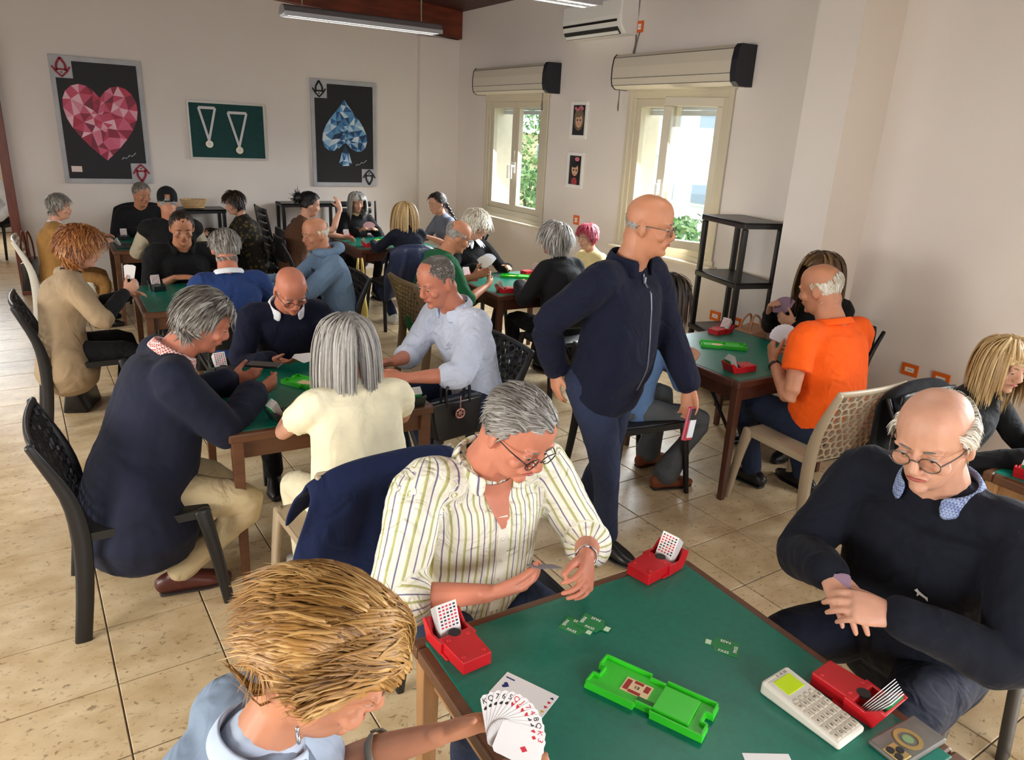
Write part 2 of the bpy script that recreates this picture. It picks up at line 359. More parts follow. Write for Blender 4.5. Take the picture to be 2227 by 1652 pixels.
def window(n, w, open_ang, label):
    y0, y1, z0, z1 = w; root = thing('window_%d' % n, label, 'window', (WX+0.03, 0, 0)); del root['category']; struct(root, label)
    f = MB(); a = 0.065
    f.box((0, (y0+y1)/2, z0+a/2), (0.09, y1-y0, a)).box((0, (y0+y1)/2, z1-a/2), (0.09, y1-y0, a)).box((0, y0+a/2, (z0+z1)/2), (0.09, a, z1-z0-2*a)).box((0, y1-a/2, (z0+z1)/2), (0.09, a, z1-z0-2*a))
    f.box((-0.045, (y0+y1)/2, z0-0.02), (0.02, y1-y0+0.12, 0.05)).box((-0.045, (y0+y1)/2, z1+0.02), (0.02, y1-y0+0.12, 0.05)).box((-0.045, y0-0.02, (z0+z1)/2), (0.02, 0.05, z1-z0)).box((-0.045, y1+0.02, (z0+z1)/2), (0.02, 0.05, z1-z0))
    f.build('window_frame', frame_m, root, bevel=0.004)
    ym = (y0+y1)/2
    casement(root, ym+0.004, y1-a, z0+a, z1-a, y1-a, 0, -1)
    sa = casement(root, y0+a, ym-0.004, z0+a, z1-a, y0+a, open_ang, 1)
    MB().box((-0.075, ym, z0-0.055), (0.11, y1-y0+0.2, 0.03)).build('window_sill', stone, root, bevel=0.004)
    MB().box((0.2, ym, z0-0.02), (0.3, y1-y0, 0.04)).build('outer_sill', stone, root)
    for yy in (y0+0.004, y1-0.004): MB().box((0.19, yy, (z0+z1)/2), (0.27, 0.008, z1-z0)).build('reveal', stone, root)
    sh = MB(); k = 0
    zz = z1-0.03
    while k < 4: sh.box((0.2, ym, zz-k*0.05), (0.014, y1-y0-0.02, 0.046)); k += 1
    sh.build('roller_shutter', mat('grey shutter slats', srgb(196, 200, 204), 0.5), root, bevel=0.003)
    return root
window(1, w1, 0.0, 'cream two-sash window beside the back corner, both sashes shut')
window(2, w2, R(24), 'cream two-sash window behind the walking man, one sash ajar')
# roller shutter boxes above the windows
cream = mat('cream shutter box', srgb(214, 204, 186), 0.45)
navy_pl = mat('black blue end cap', srgb(24, 26, 36), 0.5)
def shutter_box(y0, y1, z0, z1, label):
    root = thing('shutter_box', label, 'shutter box', (WX-0.002, 0, 0), 0, 'roller shutter boxes over the windows')
    d = 0.2; h = z1-z0
    prof = [(0, z0), (-d*0.72, z0), (-d*0.93, z0+h*0.1), (-d, z0+h*0.3), (-d, z0+h*0.62), (-d*0.93, z0+h*0.9), (-d*0.8, z1), (0, z1)]
    def strip(i0, i1, name, grow=0.0):
        pass
    b = MB(); b.prism(prof, y0, y1, lambda x, z, y: (x, y, z)); bo = b.build('shutter_box_body', cream, root)
    for i, j in ((1, 2), (2, 3), (4, 5)):
        p = prof[j]; MB().bar((p[0]-0.001, y0, p[1]), (p[0]-0.001, y1, p[1]), 0.004).build('seam', metal_d, bo)
    big = [(x*1.02, z0+h/2+(z-z0-h/2)*1.03) for x, z in prof]
    MB().prism(big, y0-0.06, y0, lambda x, z, y: (x, y, z)).build('end_cap', navy_pl, root)
    MB().prism(big, y1, y1+0.012, lambda x, z, y: (x, y, z)).build('end_cap', navy_pl, root)
    return root
shutter_box(7.10, 8.68, 2.37, 2.67, 'cream roller shutter box above the window near the back corner')
shutter_box(4.42, 5.90, 2.38, 2.68, 'cream roller shutter box above the window behind the walking man')
def cord(name, pts, r, m, label, cat='cord'):
    return tag(MB().tube(pts, r, 6, 4).build(name, m, smooth=True), label, cat)
grey_c = mat('grey cord', srgb(120, 112, 100), 0.7)
for yy, lab in ((7.2, 'looped blind cord hanging below the shutter box near the corner'), (5.87, 'looped blind cord hanging below the shutter box of the open window')):
    cord('blind_cord', [(WX-0.12, yy, 2.38), (WX-0.12, yy, 2.28), (WX-0.10, yy+0.02, 2.22), (WX-0.12, yy, 2.19), (WX-0.14, yy-0.015, 2.23), (WX-0.12, yy, 2.29)], 0.005, grey_c, lab)

# ------------------------------------------------------------------ air conditioner, wires, sockets
ac = thing('air_conditioner', 'white split air conditioner high on the window wall', 'air conditioner', (WX, 6.3, 0))
prof = [(0, 2.86), (-0.14, 2.86), (-0.2, 2.93), (-0.215, 3.02), (-0.21, 3.16), (0, 3.18)]
MB().prism(prof, -0.47, 0.47, lambda x, z, y: (x, y, z)).build('housing', white_pl, ac, bevel=0.012)
blk = mat('black plastic', srgb(18, 18, 20), 0.45)
MB().add([(-0.150, -0.41, 2.868), (-0.196, -0.41, 2.922), (-0.196, 0.45, 2.922), (-0.150, 0.45, 2.868), (-0.155, -0.41, 2.860), (-0.201, -0.41, 2.915), (-0.201, 0.45, 2.915), (-0.155, 0.45, 2.860)], [(0, 1, 2, 3), (7, 6, 5, 4), (0, 4, 5, 1), (1, 5, 6, 2), (2, 6, 7, 3), (3, 7, 4, 0)]).build('air_outlet', blk, ac)
MB().box((-0.213, 0.02, 2.975), (0.006, 0.86, 0.022)).build('slot', blk, ac)
MB().add([(-0.158, -0.40, 2.866), (-0.18, -0.40, 2.890), (-0.18, 0.44, 2.890), (-0.158, 0.44, 2.866), (-0.164, -0.40, 2.862), (-0.186, -0.40, 2.886), (-0.186, 0.44, 2.886), (-0.164, 0.44, 2.862)], [(0, 1, 2, 3), (7, 6, 5, 4), (0, 4, 5, 1), (1, 5, 6, 2), (2, 6, 7, 3), (3, 7, 4, 0)]).build('flap', white_pl, ac)
orange_pl = mat('orange socket plate', srgb(226, 104, 24), 0.4)
def socket(label, x, y, z, w=0.12, h=0.085):
    t = thing('wall_socket', label, 'socket', (x, y, z), 0, 'orange socket plates')
    mb = MB(); e = 0.026
    mb.box((-0.006, 0, h/2-e/2), (0.012, w, e)).box((-0.006, 0, -h/2+e/2), (0.012, w, e)).box((-0.006, -w/2+e/2, 0), (0.012, e, h-2*e)).box((-0.006, w/2-e/2, 0), (0.012, e, h-2*e))
    mb.build('plate', orange_pl, t, bevel=0.003); ins = MB().box((-0.004, 0, 0), (0.008, w-2*e, h-2*e)).build('insert', white_pl, t)
    for dy in (-0.011, 0, 0.011): MB().box((-0.0085, dy, 0), (0.002, 0.005, 0.005)).build('hole', blk, ins)
socket('orange socket plate beside the air conditioner', WX, 5.80, 2.93, 0.1, 0.1)
socket('orange socket plate between the windows above the red-haired woman', WX, 6.56, 1.07, 0.1, 0.1)
socket('orange socket plate low behind the black shelf, leftmost of three', WX, 4.40, 0.50)
socket('orange socket plate low behind the black shelf, middle of three', WX, 4.16, 0.50)
socket('orange socket plate low behind the black shelf, beside the pilaster', WX, 3.93, 0.50)
socket('orange socket plate on the right wall nearer the orange shirt', RX, 2.69, 0.50)
socket('orange socket plate on the right wall above the balding man in navy', RX, 2.47, 0.50)
cord('power_cable', [(WX-0.01, 5.83, 3.2), (WX-0.01, 5.84, 2.9), (WX-0.012, 5.83, 2.8), (WX-0.01, 5.86, 2.69)], 0.006, grey_c, 'thin cable running down from the air conditioner to the shutter box', 'cable')
cord('power_cable', [(WX-0.01, 5.79, 2.88), (WX-0.015, 5.82, 2.78), (WX-0.01, 5.84, 2.69)], 0.005, grey_c, 'short cable dropping from the socket beside the air conditioner', 'cable')

# ------------------------------------------------------------------ ceiling lamps
alu = mat('brushed aluminium', srgb(176, 178, 184), 0.35, 0.8)
tube_m = mat('lamp tube', (1, 1, 1), 0.4, emit=(1.0, 0.96, 0.88), estr=3.0)
grid_m = mat('lamp louvre', srgb(230, 232, 235), 0.3, 0.3)
wire_m = mat('steel wire', srgb(150, 140, 120), 0.4, 0.5)
def lamp(xc, y, z, label, power=5):
    t = thing('pendant_lamp', label, 'lamp', (xc, y, z), 0, 'pendant tube lamps')
    h = 0.66
    prof = [(-0.085, 0), (-0.085, 0.03), (-0.06, 0.068), (-0.02, 0.082), (0.02, 0.082), (0.06, 0.068), (0.085, 0.03), (0.085, 0), (0.078, 0), (0.078, 0.02), (-0.078, 0.02), (-0.078, 0)]
    MB().prism(prof, -h, h, lambda yy, zz, xx: (xx, yy, zz)).build('housing', alu, t, bevel=0.002)
    lv = MB()
    for k in range(33): lv.box((-h+0.03+k*(2*h-0.06)/32, 0, 0.008), (0.003, 0.15, 0.016))
    for yy in (-0.075, -0.025, 0.025, 0.075): lv.box((0, yy, 0.008), (2*h-0.02, 0.003, 0.016))
    lv.build('louvre', grid_m, t)
    for yy in (-0.05, 0.05): MB().box((0, yy, 0.018), (2*h-0.06, 0.022, 0.006)).build('lamp_tube', tube_m, t)
    for xx in (-0.5, 0.5):
        for dx, dy in ((-0.015, 0.0), (0.03, 0.05)):
            MB().tube([(xx, 0, 0.08), (xx+dx*0.5, dy*0.5, 0.4), (xx+dx, dy, ceil_z(xc+xx+dx)-z)], 0.004, 6, 1).build('wire', wire_m, t)
    a = area('lamp_light', (xc, y, z-0.012), (0, 0, 0), 1.25, 0.14, power, (1.0, 0.95, 0.86)); 
lamp(2.31, 6.19, 2.7, 'grey pendant tube lamp hanging in front of the wooden beam')
lamp(2.33, 4.03, 2.7, 'grey pendant tube lamp cut by the top edge in front of the air conditioner')
lamp(2.33, 1.87, 2.7, 'grey pendant tube lamp overhead, above the foreground table')
lamp(2.33, -0.3, 2.7, 'grey pendant tube lamp overhead, behind the camera')
lamp(-1.2, 6.19, 2.7, 'grey pendant tube lamp of the unseen left row added for light, nearest the door frame')  # left row is out of view, its fixtures added to carry extra light
lamp(-1.2, 4.03, 2.7, 'grey pendant tube lamp of the unseen left row added for light, middle one')
lamp(-1.2, 1.87, 2.7, 'grey pendant tube lamp of the unseen left row added for light, nearest the camera')
# ------------------------------------------------------------------ outside the windows
leaf_m = attr_mat('leaf green', 'tint', [(0.0, srgb(70, 110, 60)), (0.5, srgb(120, 160, 90)), (1.0, srgb(170, 195, 130))], 0.6)
bark = mat('bark', srgb(90, 76, 60), 0.9)
def shrub(label, loc, rx, rz, n, name='tree'):
    t = thing(name, label, 'tree', loc, 0, 'trees outside the windows')
    MB().loft([(0, 0, -2.2), (0.1, 0, -1), (0, 0.1, rz*0.8)], [0.16, 0.12, 0.05], n=8).build('trunk', bark, t, smooth=True)
    d = RNG.normal(size=(n, 3)); d /= np.linalg.norm(d, axis=1)[:, None]
    rr = (0.55+0.45*RNG.random(n)**0.5)*(1+0.25*np.sin(d[:, 0]*5+1)*np.cos(d[:, 2]*4)); c = d*rr[:, None]*np.array([rx, rx, rz]); c[:, 2] += rz*0.5
    a = RNG.normal(size=(n, 3)); a /= np.linalg.norm(a, axis=1)[:, None]; b = np.cross(a, RNG.normal(size=(n, 3))); b /= np.linalg.norm(b, axis=1)[:, None]
    s = 0.09+0.06*RNG.random(n); V = np.stack([c-a*s[:, None], c+b*s[:, None]*0.5, c+a*s[:, None], c-b*s[:, None]*0.5], 1).reshape(-1, 3)
    me = bpy.data.meshes.new('crown'); me.from_pydata(V.tolist(), [], [(4*i, 4*i+1, 4*i+2, 4*i+3) for i in range(n)])
    at = me.attributes.new('tint', 'FLOAT', 'POINT'); at.data.foreach_set('value', np.repeat(RNG.random(n), 4)); me.materials.append(leaf_m)
    put('crown', me, t)
for lab, loc, rx, rz in (('leafy tree seen through the window near the corner', (12.5, 19.6, -1.4), 1.5, 1.7), ('dark leafy tree above the cream house', (20, 30.5, 1.2), 2.6, 2.1),
                         ('bushy green tree low in the open window', (13.0, 13.6, -2.0), 2.0, 1.5), ('green bush behind the walking man, outside', (12.4, 11.2, -2.1), 1.6, 1.3)):
    shrub(lab, loc, rx, rz, 2200)
house_w = mat('pale house wall', srgb(238, 236, 230), 0.9); house_c = mat('cream house wall', srgb(240, 222, 180), 0.9); dwin = mat('far window glass', srgb(150, 165, 178), 0.3)
def house(label, x, y0, y1, z1, m, rows, cols, ledge):
    t = thing('house', label, 'building', (x, (y0+y1)/2, -3), 0, None); L_ = y1-y0
    MB().box((2, 0, (z1+3)/2), (4, L_, z1+3)).build('wall', m, t)
    for zz in ledge: MB().box((-0.1, 0, zz+3), (0.24, L_+0.2, 0.18)).build('ledge', house_w, t)
    for zz in rows:
        for k in range(cols):
            yy = -L_/2+(k+0.5)*L_/cols
            f = MB().box((-0.02, yy, zz+3), (0.08, 1.1, 0.95)).build('window', house_w, t); MB().box((-0.07, yy, zz+3), (0.04, 0.9, 0.75)).build('pane', dwin, f)
house('long white house seen through the open window', 19.0, 14.0, 25.0, 3.6, house_w, (2.6, 0.3), 6, (1.5, 3.5))
house('cream house seen through the window near the corner', 20.0, 26.5, 36, 2.0, house_c, (1.0,), 4, (2.0,))
gm = mat('dry ground', srgb(190, 196, 160), 0.9, var=0.1)
struct(MB().box((26, 14, -3.1), (40, 70, 0.2)).build('ground', gm))

# ------------------------------------------------------------------ tables
def felt_material():
    m = mat('green baize', srgb(12, 112, 92), 0.36, var=0.10, vscale=60, bump=0.04, bscale=500, spec=0.5); return m
felt = felt_material()
wood_t = mat('brown table wood', srgb(98, 62, 38), 0.4, var=0.18, vscale=7, stretch=(1, 6, 6))
wood_l = mat('light table wood', srgb(160, 118, 76), 0.45, var=0.15, vscale=7, stretch=(6, 6, 1))
wood_dk = mat('dark table wood', srgb(84, 48, 34), 0.4, var=0.18, vscale=7, stretch=(6, 6, 1))
TZ = 0.725; TH = 0.455
def table(name, label, x, y, legm, rimm, strut=False, rz=0.0):
    t = thing(name, label, 'table', (x, y, 0), rz, 'green card tables')
    rim = MB()
    for sx, sy, lx, ly in ((0, 1, 2*TH, 0.04), (0, -1, 2*TH, 0.04), (1, 0, 0.04, 2*TH-0.08), (-1, 0, 0.04, 2*TH-0.08)):
        rim.box((sx*(TH-0.02), sy*(TH-0.02), TZ-0.022), (lx, ly, 0.04))
    rim.box((0, 0, TZ-0.03), (2*TH-0.08, 2*TH-0.08, 0.02)); rim.build('table_top', rimm, t, bevel=0.008)
    MB().box((0, 0, TZ-0.008), (2*TH-0.055, 2*TH-0.055, 0.016)).build('felt', felt, t, bevel=0.004)
    for sx, sy in ((0, 1), (0, -1), (1, 0), (-1, 0)):
        MB().box((sx*(TH-0.05), sy*(TH-0.05), TZ-0.085), ((0.02, 2*TH-0.12, 0.085) if sx else (2*TH-0.12, 0.02, 0.085))).build('apron', legm, t)
    for sx in (-1, 1):
        for sy in (-1, 1):
            a = (sx*(TH-0.035), sy*(TH-0.035)); b = (sx*(TH-0.03), sy*(TH-0.03))
            V = [(b[0]+i*0.016, b[1]+j*0.016, 0) for j in (-1, 1) for i in (-1, 1)]+[(a[0]+i*0.024, a[1]+j*0.024, TZ-0.04) for j in (-1, 1) for i in (-1, 1)]
            MB().add(V, [(0, 2, 3, 1), (4, 5, 7, 6), (0, 1, 5, 4), (2, 6, 7, 3), (0, 4, 6, 2), (1, 3, 7, 5)]).build('leg', legm, t, bevel=0.003)
            if strut: MB().bar((a[0], a[1]-sy*0.02, 0.42), (a[0]-sx*0.02, a[1]-sy*0.22, TZ-0.1), 0.014).build('strut', metal_d, t)
    return t
table('card_table', 'green card table in the foreground with red bidding boxes and white keypad', 1.075, 0.955, wood_l, wood_t, rz=R(-0.6))
table('card_table', 'green card table where the man in the blazer holds a phone', 0.945, 3.345, wood_t, wood_t, True, rz=R(-1.6))
table('card_table', 'green card table in front of the man in the orange shirt', 3.49, 2.975, wood_dk, wood_dk, True)
table('card_table', 'green card table of the curly white-haired woman', 3.325, 5.285, wood_dk, wood_dk)
table('card_table', 'green card table below the blue spade painting', 3.06, 7.645, wood_dk, wood_dk)
table('card_table', 'green card table beside the red-haired woman in the beige jacket', 0.845, 5.59, wood_t, wood_t)
table('card_table', 'green card table below the pink heart painting', 0.845, 8.15, wood_t, wood_t)
table('card_table', 'green card table cut by the right edge beside the blonde woman', 3.585, 0.84, wood_l, wood_t)

# ------------------------------------------------------------------ chairs
def honey(w, h, cell, jit, seed):
    rg = random.Random(seed); pts = {}
    def key(x, y):
        k = (round(x*2000), round(y*2000))
        for dx in (-1, 0, 1):
            for dy in (-1, 0, 1):
                if (k[0]+dx, k[1]+dy) in pts: return (k[0]+dx, k[1]+dy)
        jx, jy = rg.uniform(-jit, jit), rg.uniform(-jit, jit)
        X = min(max(x+jx, -w/2), w/2); Y = min(max(y+jy, 0), h); pts[k] = (X, Y); return k
    cells = []; r = cell/math.sqrt(3); dy = r*1.5; j = 0; y = 0
    while y < h+r:
        x = -w/2-(cell/2 if j % 2 else 0)
        while x < w/2+cell:
            poly = [key(x+r*math.sin(a*math.pi/3), y+r*math.cos(a*math.pi/3)) for a in range(6)]
            P = [pts[k] for k in poly]; ar = abs(sum(P[i][0]*P[(i+1) % 6][1]-P[(i+1) % 6][0]*P[i][1] for i in range(6)))/2
            if ar > 0.25*cell*cell: cells.append(P)
            x += cell
        y += dy; j += 1
    return cells
def lattice(cells, th, shrink, fmap):
    mb = MB()
    for P in cells:
        P = np.array(P); c = P.mean(0); I = c+(P-c)*shrink; n = len(P)
        # rounded hole
        V = []
        for z in (0, th):
            V += [fmap(p[0], p[1], z) for p in P]+[fmap(p[0], p[1], z) for p in I]
        F = []
        for i in range(n):
            k = (i+1) % n
            F += [(i, k, n+k, n+i), (2*n+k, 2*n+i, 3*n+i, 3*n+k), (n+i, n+k, 3*n+k, 3*n+i)]
        mb.add(V, F)
    return mb
def back_map(u, v, d):
    return (u*(1+0.12*v/0.38), -0.225-0.10*(v/0.38)**1.3-0.02*(1-(u/0.22)**2)+d-0.01, 0.445+v)
CH_CELLS = honey(0.44, 0.385, 0.046, 0.009, 3)
ST_CELLS = honey(0.44, 0.44, 0.05, 0.008, 5)
chair_protos = {}
def chair(style, label, x, y, face, m, group=None, name=None):
    """face = direction the sitter looks, degrees (0 = +y, -90 = +x)"""
    key = (style, m.name)
    nm = name or {'perf': 'perforated_chair', 'plain': 'chair', 'mono': 'plastic_chair', 'slat': 'slat_back_chair'}[style]
    if key in chair_protos:
        t = copy_tree(chair_protos[key]); t.name = nm
    else:
        t = thing(nm, label, 'chair')
        if style in ('perf', 'mono'):
            lattice(CH_CELLS, 0.022, 0.76 if style == 'perf' else 0.6, back_map).build('backrest', m, t, smooth=False)
            fr = MB(); top = [back_map(u, 0.385, 0.01) for u in np.linspace(-0.225, 0.225, 7)]
            fr.loft(top, [(0.012, 0.018)]*7, side=(0, 1, 0.1), n=8, k=2); fr.build('top_rail', m, t, smooth=True)
            MB().loft([(-0.23, 0.0, 0.435), (0.23, 0.0, 0.435)], [(0.235, 0.016)]*2, side=(0, 1, 0), n=20, k=1, pw=5).build('seat', m, t, smooth=True, bevel=0)
        elif style == 'plain':
            MB().loft([(-0.215, 0.0, 0.44), (0.215, 0.0, 0.44)], [(0.215, 0.022)]*2, side=(0, 1, 0), n=20, k=1, pw=5).build('seat', m, t, smooth=True)
            MB().add([], [])
            bk = MB(); bk.loft([back_map(u, 0.27, 0.01) for u in np.linspace(-0.2, 0.2, 5)], [(0.012, 0.12)]*5, side=(0, 1, 0), n=14, k=2, pw=4); bk.build('backrest', m, t, smooth=True)
        elif style == 'slat':
            MB().loft([(-0.21, 0.0, 0.45), (0.21, 0.0, 0.45)], [(0.21, 0.022)]*2, side=(0, 1, 0), n=20, k=1, pw=5).build('seat', m, t, smooth=True)
            for k in range(7):
                z = 0.53+k*0.08; MB().loft([(-0.19, -0.24-0.12*(z-0.45), z), (0, -0.255-0.12*(z-0.45), z), (0.19, -0.24-0.12*(z-0.45), z)], [(0.012, 0.033)]*3, side=(0, 1, 0), n=10, k=2, pw=4).build('back_slat', m, t, smooth=True)
        for sx in (-1, 1):
            topz = 0.83 if style in ('perf', 'mono') else (0.80 if style == 'plain' else 1.04)
            w = 0.026 if style in ('perf', 'mono') else 0.017
            yb = -0.335 if style != 'slat' else -0.31
            lg = MB().loft([(sx*0.255, -0.27, 0.0), (sx*0.245, -0.235, 0.25), (sx*0.236, -0.225, 0.45), (sx*0.24, -0.25, 0.62), (sx*0.255, yb, topz)], [(0.014, w+0.004), (0.015, w+0.006), (0.016, w+0.008), (0.014, w), (0.012, w*0.6)], side=(1, 0, 0), n=10, k=3, pw=4)
            lg.build('rear_leg', m, t, smooth=True)
            MB().loft([(sx*0.25, 0.27, 0.0), (sx*0.242, 0.235, 0.25), (sx*0.232, 0.2, 0.44)], [(0.013, w-0.004), (0.014, w), (0.016, w+0.006)], side=(1, 0, 0), n=10, k=3, pw=4).build('front_leg', m, t, smooth=True)
            MB().bar((sx*0.234, -0.225, 0.432), (sx*0.232, 0.2, 0.432), 0.022, 0.035).build('side_rail', m, t)
        chair_protos[key] = t
    tag(t, label, 'chair', group); t.location = (x, y, 0); t.rotation_euler = (0, 0, R(face))
    return t
ch_black = mat('black chair plastic', srgb(30, 30, 32), 0.35); ch_beige = mat('beige chair plastic', srgb(176, 158, 132), 0.4)
ch_white = mat('white chair plastic', srgb(232, 228, 214), 0.4); ch_brown = mat('olive brown chair plastic', srgb(112, 92, 66), 0.4); ch_steel = mat('black chair steel', srgb(24, 24, 26), 0.4, 0.2)
G = 'chairs at the card tables'
chair('perf', 'black perforated chair under the man in the navy blazer', 0.145, 3.08, -90, ch_black, G)
chair('perf', 'beige perforated chair under the man in the orange shirt', 3.36, 2.28, -3, ch_beige, G)
chair('perf', 'black perforated chair under the red-haired woman in the beige jacket', 0.03, 5.32, -88, ch_black, G)
chair('perf', 'olive brown perforated chair under the man in the green shirt', 2.53, 5.16, -90, ch_brown, G)
chair('plain', 'plain black chair under the hidden woman in jeans behind the walking man', 2.70, 2.98, -97, ch_steel, G)
chair('mono', 'white plastic chair under the grey-haired person in the tan jacket', -0.03, 7.92, -90, ch_white, G)
chair('perf', 'beige perforated chair with a navy cardigan over its back', 0.86, 2.53, 4, ch_beige, G)
chair('plain', 'black chair under the bald man in the navy sweater', 1.06, 4.10, 180, ch_steel, G)
chair('perf', 'black perforated chair under the man in the light blue shirt', 1.76, 3.40, 90, ch_black, G)
chair('perf', 'black perforated chair under the balding man in the navy sweatshirt', 2.26, 1.00, 90, ch_black, G)
chair('plain', 'black chair under the man in the striped shirt', 1.10, 1.74, 180, ch_steel, G)
chair('perf', 'black perforated chair under the man in the blue hoodie', 1.64, 5.52, 90, ch_black, G)
chair('plain', 'black chair under the grey-haired man in the blue sweater', 0.93, 4.86, 0, ch_steel, G)
chair('plain', 'black chair under the man in the black polo shirt', 0.86, 6.36, 180, ch_steel, G)
chair('slat', 'empty black slat-back chair behind the woman in the leopard cardigan', 2.20, 8.34, -90, ch_steel, G)
chair('plain', 'black chair under the woman in the leopard cardigan', 1.74, 8.12, 88, ch_steel, G)
chair('plain', 'black chair under the man in the black cap', 0.88, 7.38, 0, ch_steel, G)
chair('plain', 'black chair under the man sitting below the pink heart painting', 0.80, 8.92, 180, ch_steel, G)
chair('plain', 'black chair under the woman raising her hand to her hair', 2.18, 7.58, -90, ch_steel, G)
chair('slat', 'black slat-back chair behind the grey-haired woman below the spade painting', 3.16, 8.56, 180, ch_steel, G)
chair('plain', 'black chair with a quilted navy jacket under the blonde woman seen from behind', 2.90, 6.90, 0, ch_steel, G)
chair('plain', 'black chair under the woman with a dark braid', 3.94, 7.75, 90, ch_steel, G)
chair('plain', 'black chair under the curly white-haired woman', 3.30, 6.04, 180, ch_steel, G)
chair('plain', 'black chair under the grey-haired woman in the black jacket', 3.26, 4.50, 0, ch_steel, G)
chair('plain', 'black chair under the pink-haired woman', 4.18, 5.26, 90, ch_steel, G)
chair('plain', 'black chair under the woman behind the orange shirt', 4.30, 2.98, 90, ch_steel, G)
chair('plain', 'black chair under the blonde woman at the right edge', 3.60, 1.53, 178, ch_steel, G)
chair('plain', 'black chair of the short-haired blonde woman in the foreground', 0.10, 0.96, -90, ch_steel, G)

# ------------------------------------------------------------------ shelves and side tables
def shelf(label, x, y, rz, w, d, zs, m, light=None, name='shelving_unit'):
    t = thing(name, label, 'shelf', (x, y, 0), rz, 'black shelving units')
    for z in zs:
        b = MB().box((0, 0, z-0.012), (w, d, 0.018)); b.box((0, d/2-0.01, z-0.025), (w, 0.02, 0.044)).box((0, -d/2+0.01, z-0.025), (w, 0.02, 0.044)).box((w/2-0.01, 0, z-0.025), (0.02, d-0.04, 0.044)).box((-w/2+0.01, 0, z-0.025), (0.02, d-0.04, 0.044))
        b.build('shelf_board', m, t, bevel=0.005)
    for sx in (-1, 1):
        for sy in (-1, 1): MB().box((sx*(w/2-0.025), sy*(d/2-0.025), zs[0]/2-0.025), (0.04, 0.04, zs[0]-0.05)).build('post', m, t, bevel=0.008)
    return t
blk_sh = mat('black shelf plastic', srgb(28, 28, 30), 0.35)
shelf('tall black plastic shelving unit beside the pilaster', 4.56, 4.00, R(-14), 0.36, 0.60, (1.40, 0.95, 0.50, 0.1), blk_sh)
shelf('low black shelving unit with a wicker basket on the poster wall', 1.42, 9.33, 0, 0.54, 0.36, (0.93, 0.48), blk_sh)
shelf('low black shelving unit behind the woman raising her hand', 2.70, 9.34, 0, 0.72, 0.32, (0.99, 0.52), blk_sh)

# ------------------------------------------------------------------ pictures on the back wall
silver = mat('silver painted border', srgb(178, 178, 182), 0.5, var=0.12, vscale=6)
black_p = mat('black painted field', srgb(20, 20, 24), 0.6, var=0.2, vscale=4)
ink_red = mat('dark red paint', srgb(150, 26, 48), 0.6); ink_blk = mat('black paint', srgb(22, 22, 24), 0.6); ink_lt = mat('pale grey paint', srgb(205, 205, 208), 0.6)
pinks = attr_mat('pink facets', 'tint', [(0.0, srgb(112, 16, 48)), (0.3, srgb(190, 34, 66)), (0.65, srgb(214, 92, 126)), (1.0, srgb(244, 196, 208))], 0.45)
blues = attr_mat('blue facets', 'tint', [(0.0, srgb(20, 42, 66)), (0.3, srgb(40, 98, 156)), (0.65, srgb(110, 170, 214)), (1.0, srgb(222, 234, 240))], 0.45)
def facets(name, outline, inner, m, parent, y, seed):
    rg = random.Random(seed); pts = list(outline)+list(inner); n = len(outline)
    V, E_, F_, *_ = delaunay_2d_cdt([Vector(p) for p in pts], [(i, (i+1) % n) for i in range(n)], [], 1, 1e-5)
    Vs = []; Fs = []; T = []
    for f in F_:
        o = len(Vs); tt = rg.random()
        cx = sum(V[i].x for i in f)/3; cz = sum(V[i].y for i in f)/3
        for i in f: Vs.append((V[i].x, y-0.0015*rg.random(), V[i].y))
        Fs.append(tuple(range(o, o+len(f)))[::-1]); T += [tt]*len(f)
    me = bpy.data.meshes.new(name); me.from_pydata(Vs, [], Fs); me.attributes.new('tint', 'FLOAT', 'POINT').data.foreach_set('value', T); me.materials.append(m)
    return put(name, me, parent)
def heart_pts(n, w, h, flip=False):
    t = np.linspace(0, 2*math.pi, n, endpoint=False); x = 16*np.sin(t)**3; y = 13*np.cos(t)-5*np.cos(2*t)-2*np.cos(3*t)-np.cos(4*t)
    x = x/32*w; y = (y-y.min())/(y.max()-y.min())-0.5
    return [(a, (-b if flip else b)*h) for a, b in zip(x, y)]
def mirror(P): return P+[(-x, y) for x, y in P[::-1] if abs(x) > 1e-6]
HEART = mirror([(0, -.40), (.06, -.345), (.14, -.265), (.22, -.17), (.29, -.07), (.335, .03), (.355, .13), (.35, .22), (.315, .30), (.255, .355), (.185, .375), (.115, .36), (.055, .315), (0, .245)])
SPADE = mirror([(0, .42), (.045, .355), (.11, .275), (.185, .19), (.245, .10), (.285, .01), (.295, -.08), (.27, -.155), (.215, -.20), (.15, -.205), (.085, -.175), (.03, -.12), (0, -.10)])
def rings(O, sc, every, c=(0, 0), jit=.012, rg=None):
    out = []
    for s_, off in sc:
        n_ = len(O)
        for i in range(off, n_, every): 
            a, b = O[i], O[(i+1) % n_]; p = ((a[0]+b[0])/2, (a[1]+b[1])/2); out.append((c[0]+(p[0]-c[0])*s_+rg.uniform(-jit, jit), c[1]+(p[1]-c[1])*s_+rg.uniform(-jit, jit)))
    return out
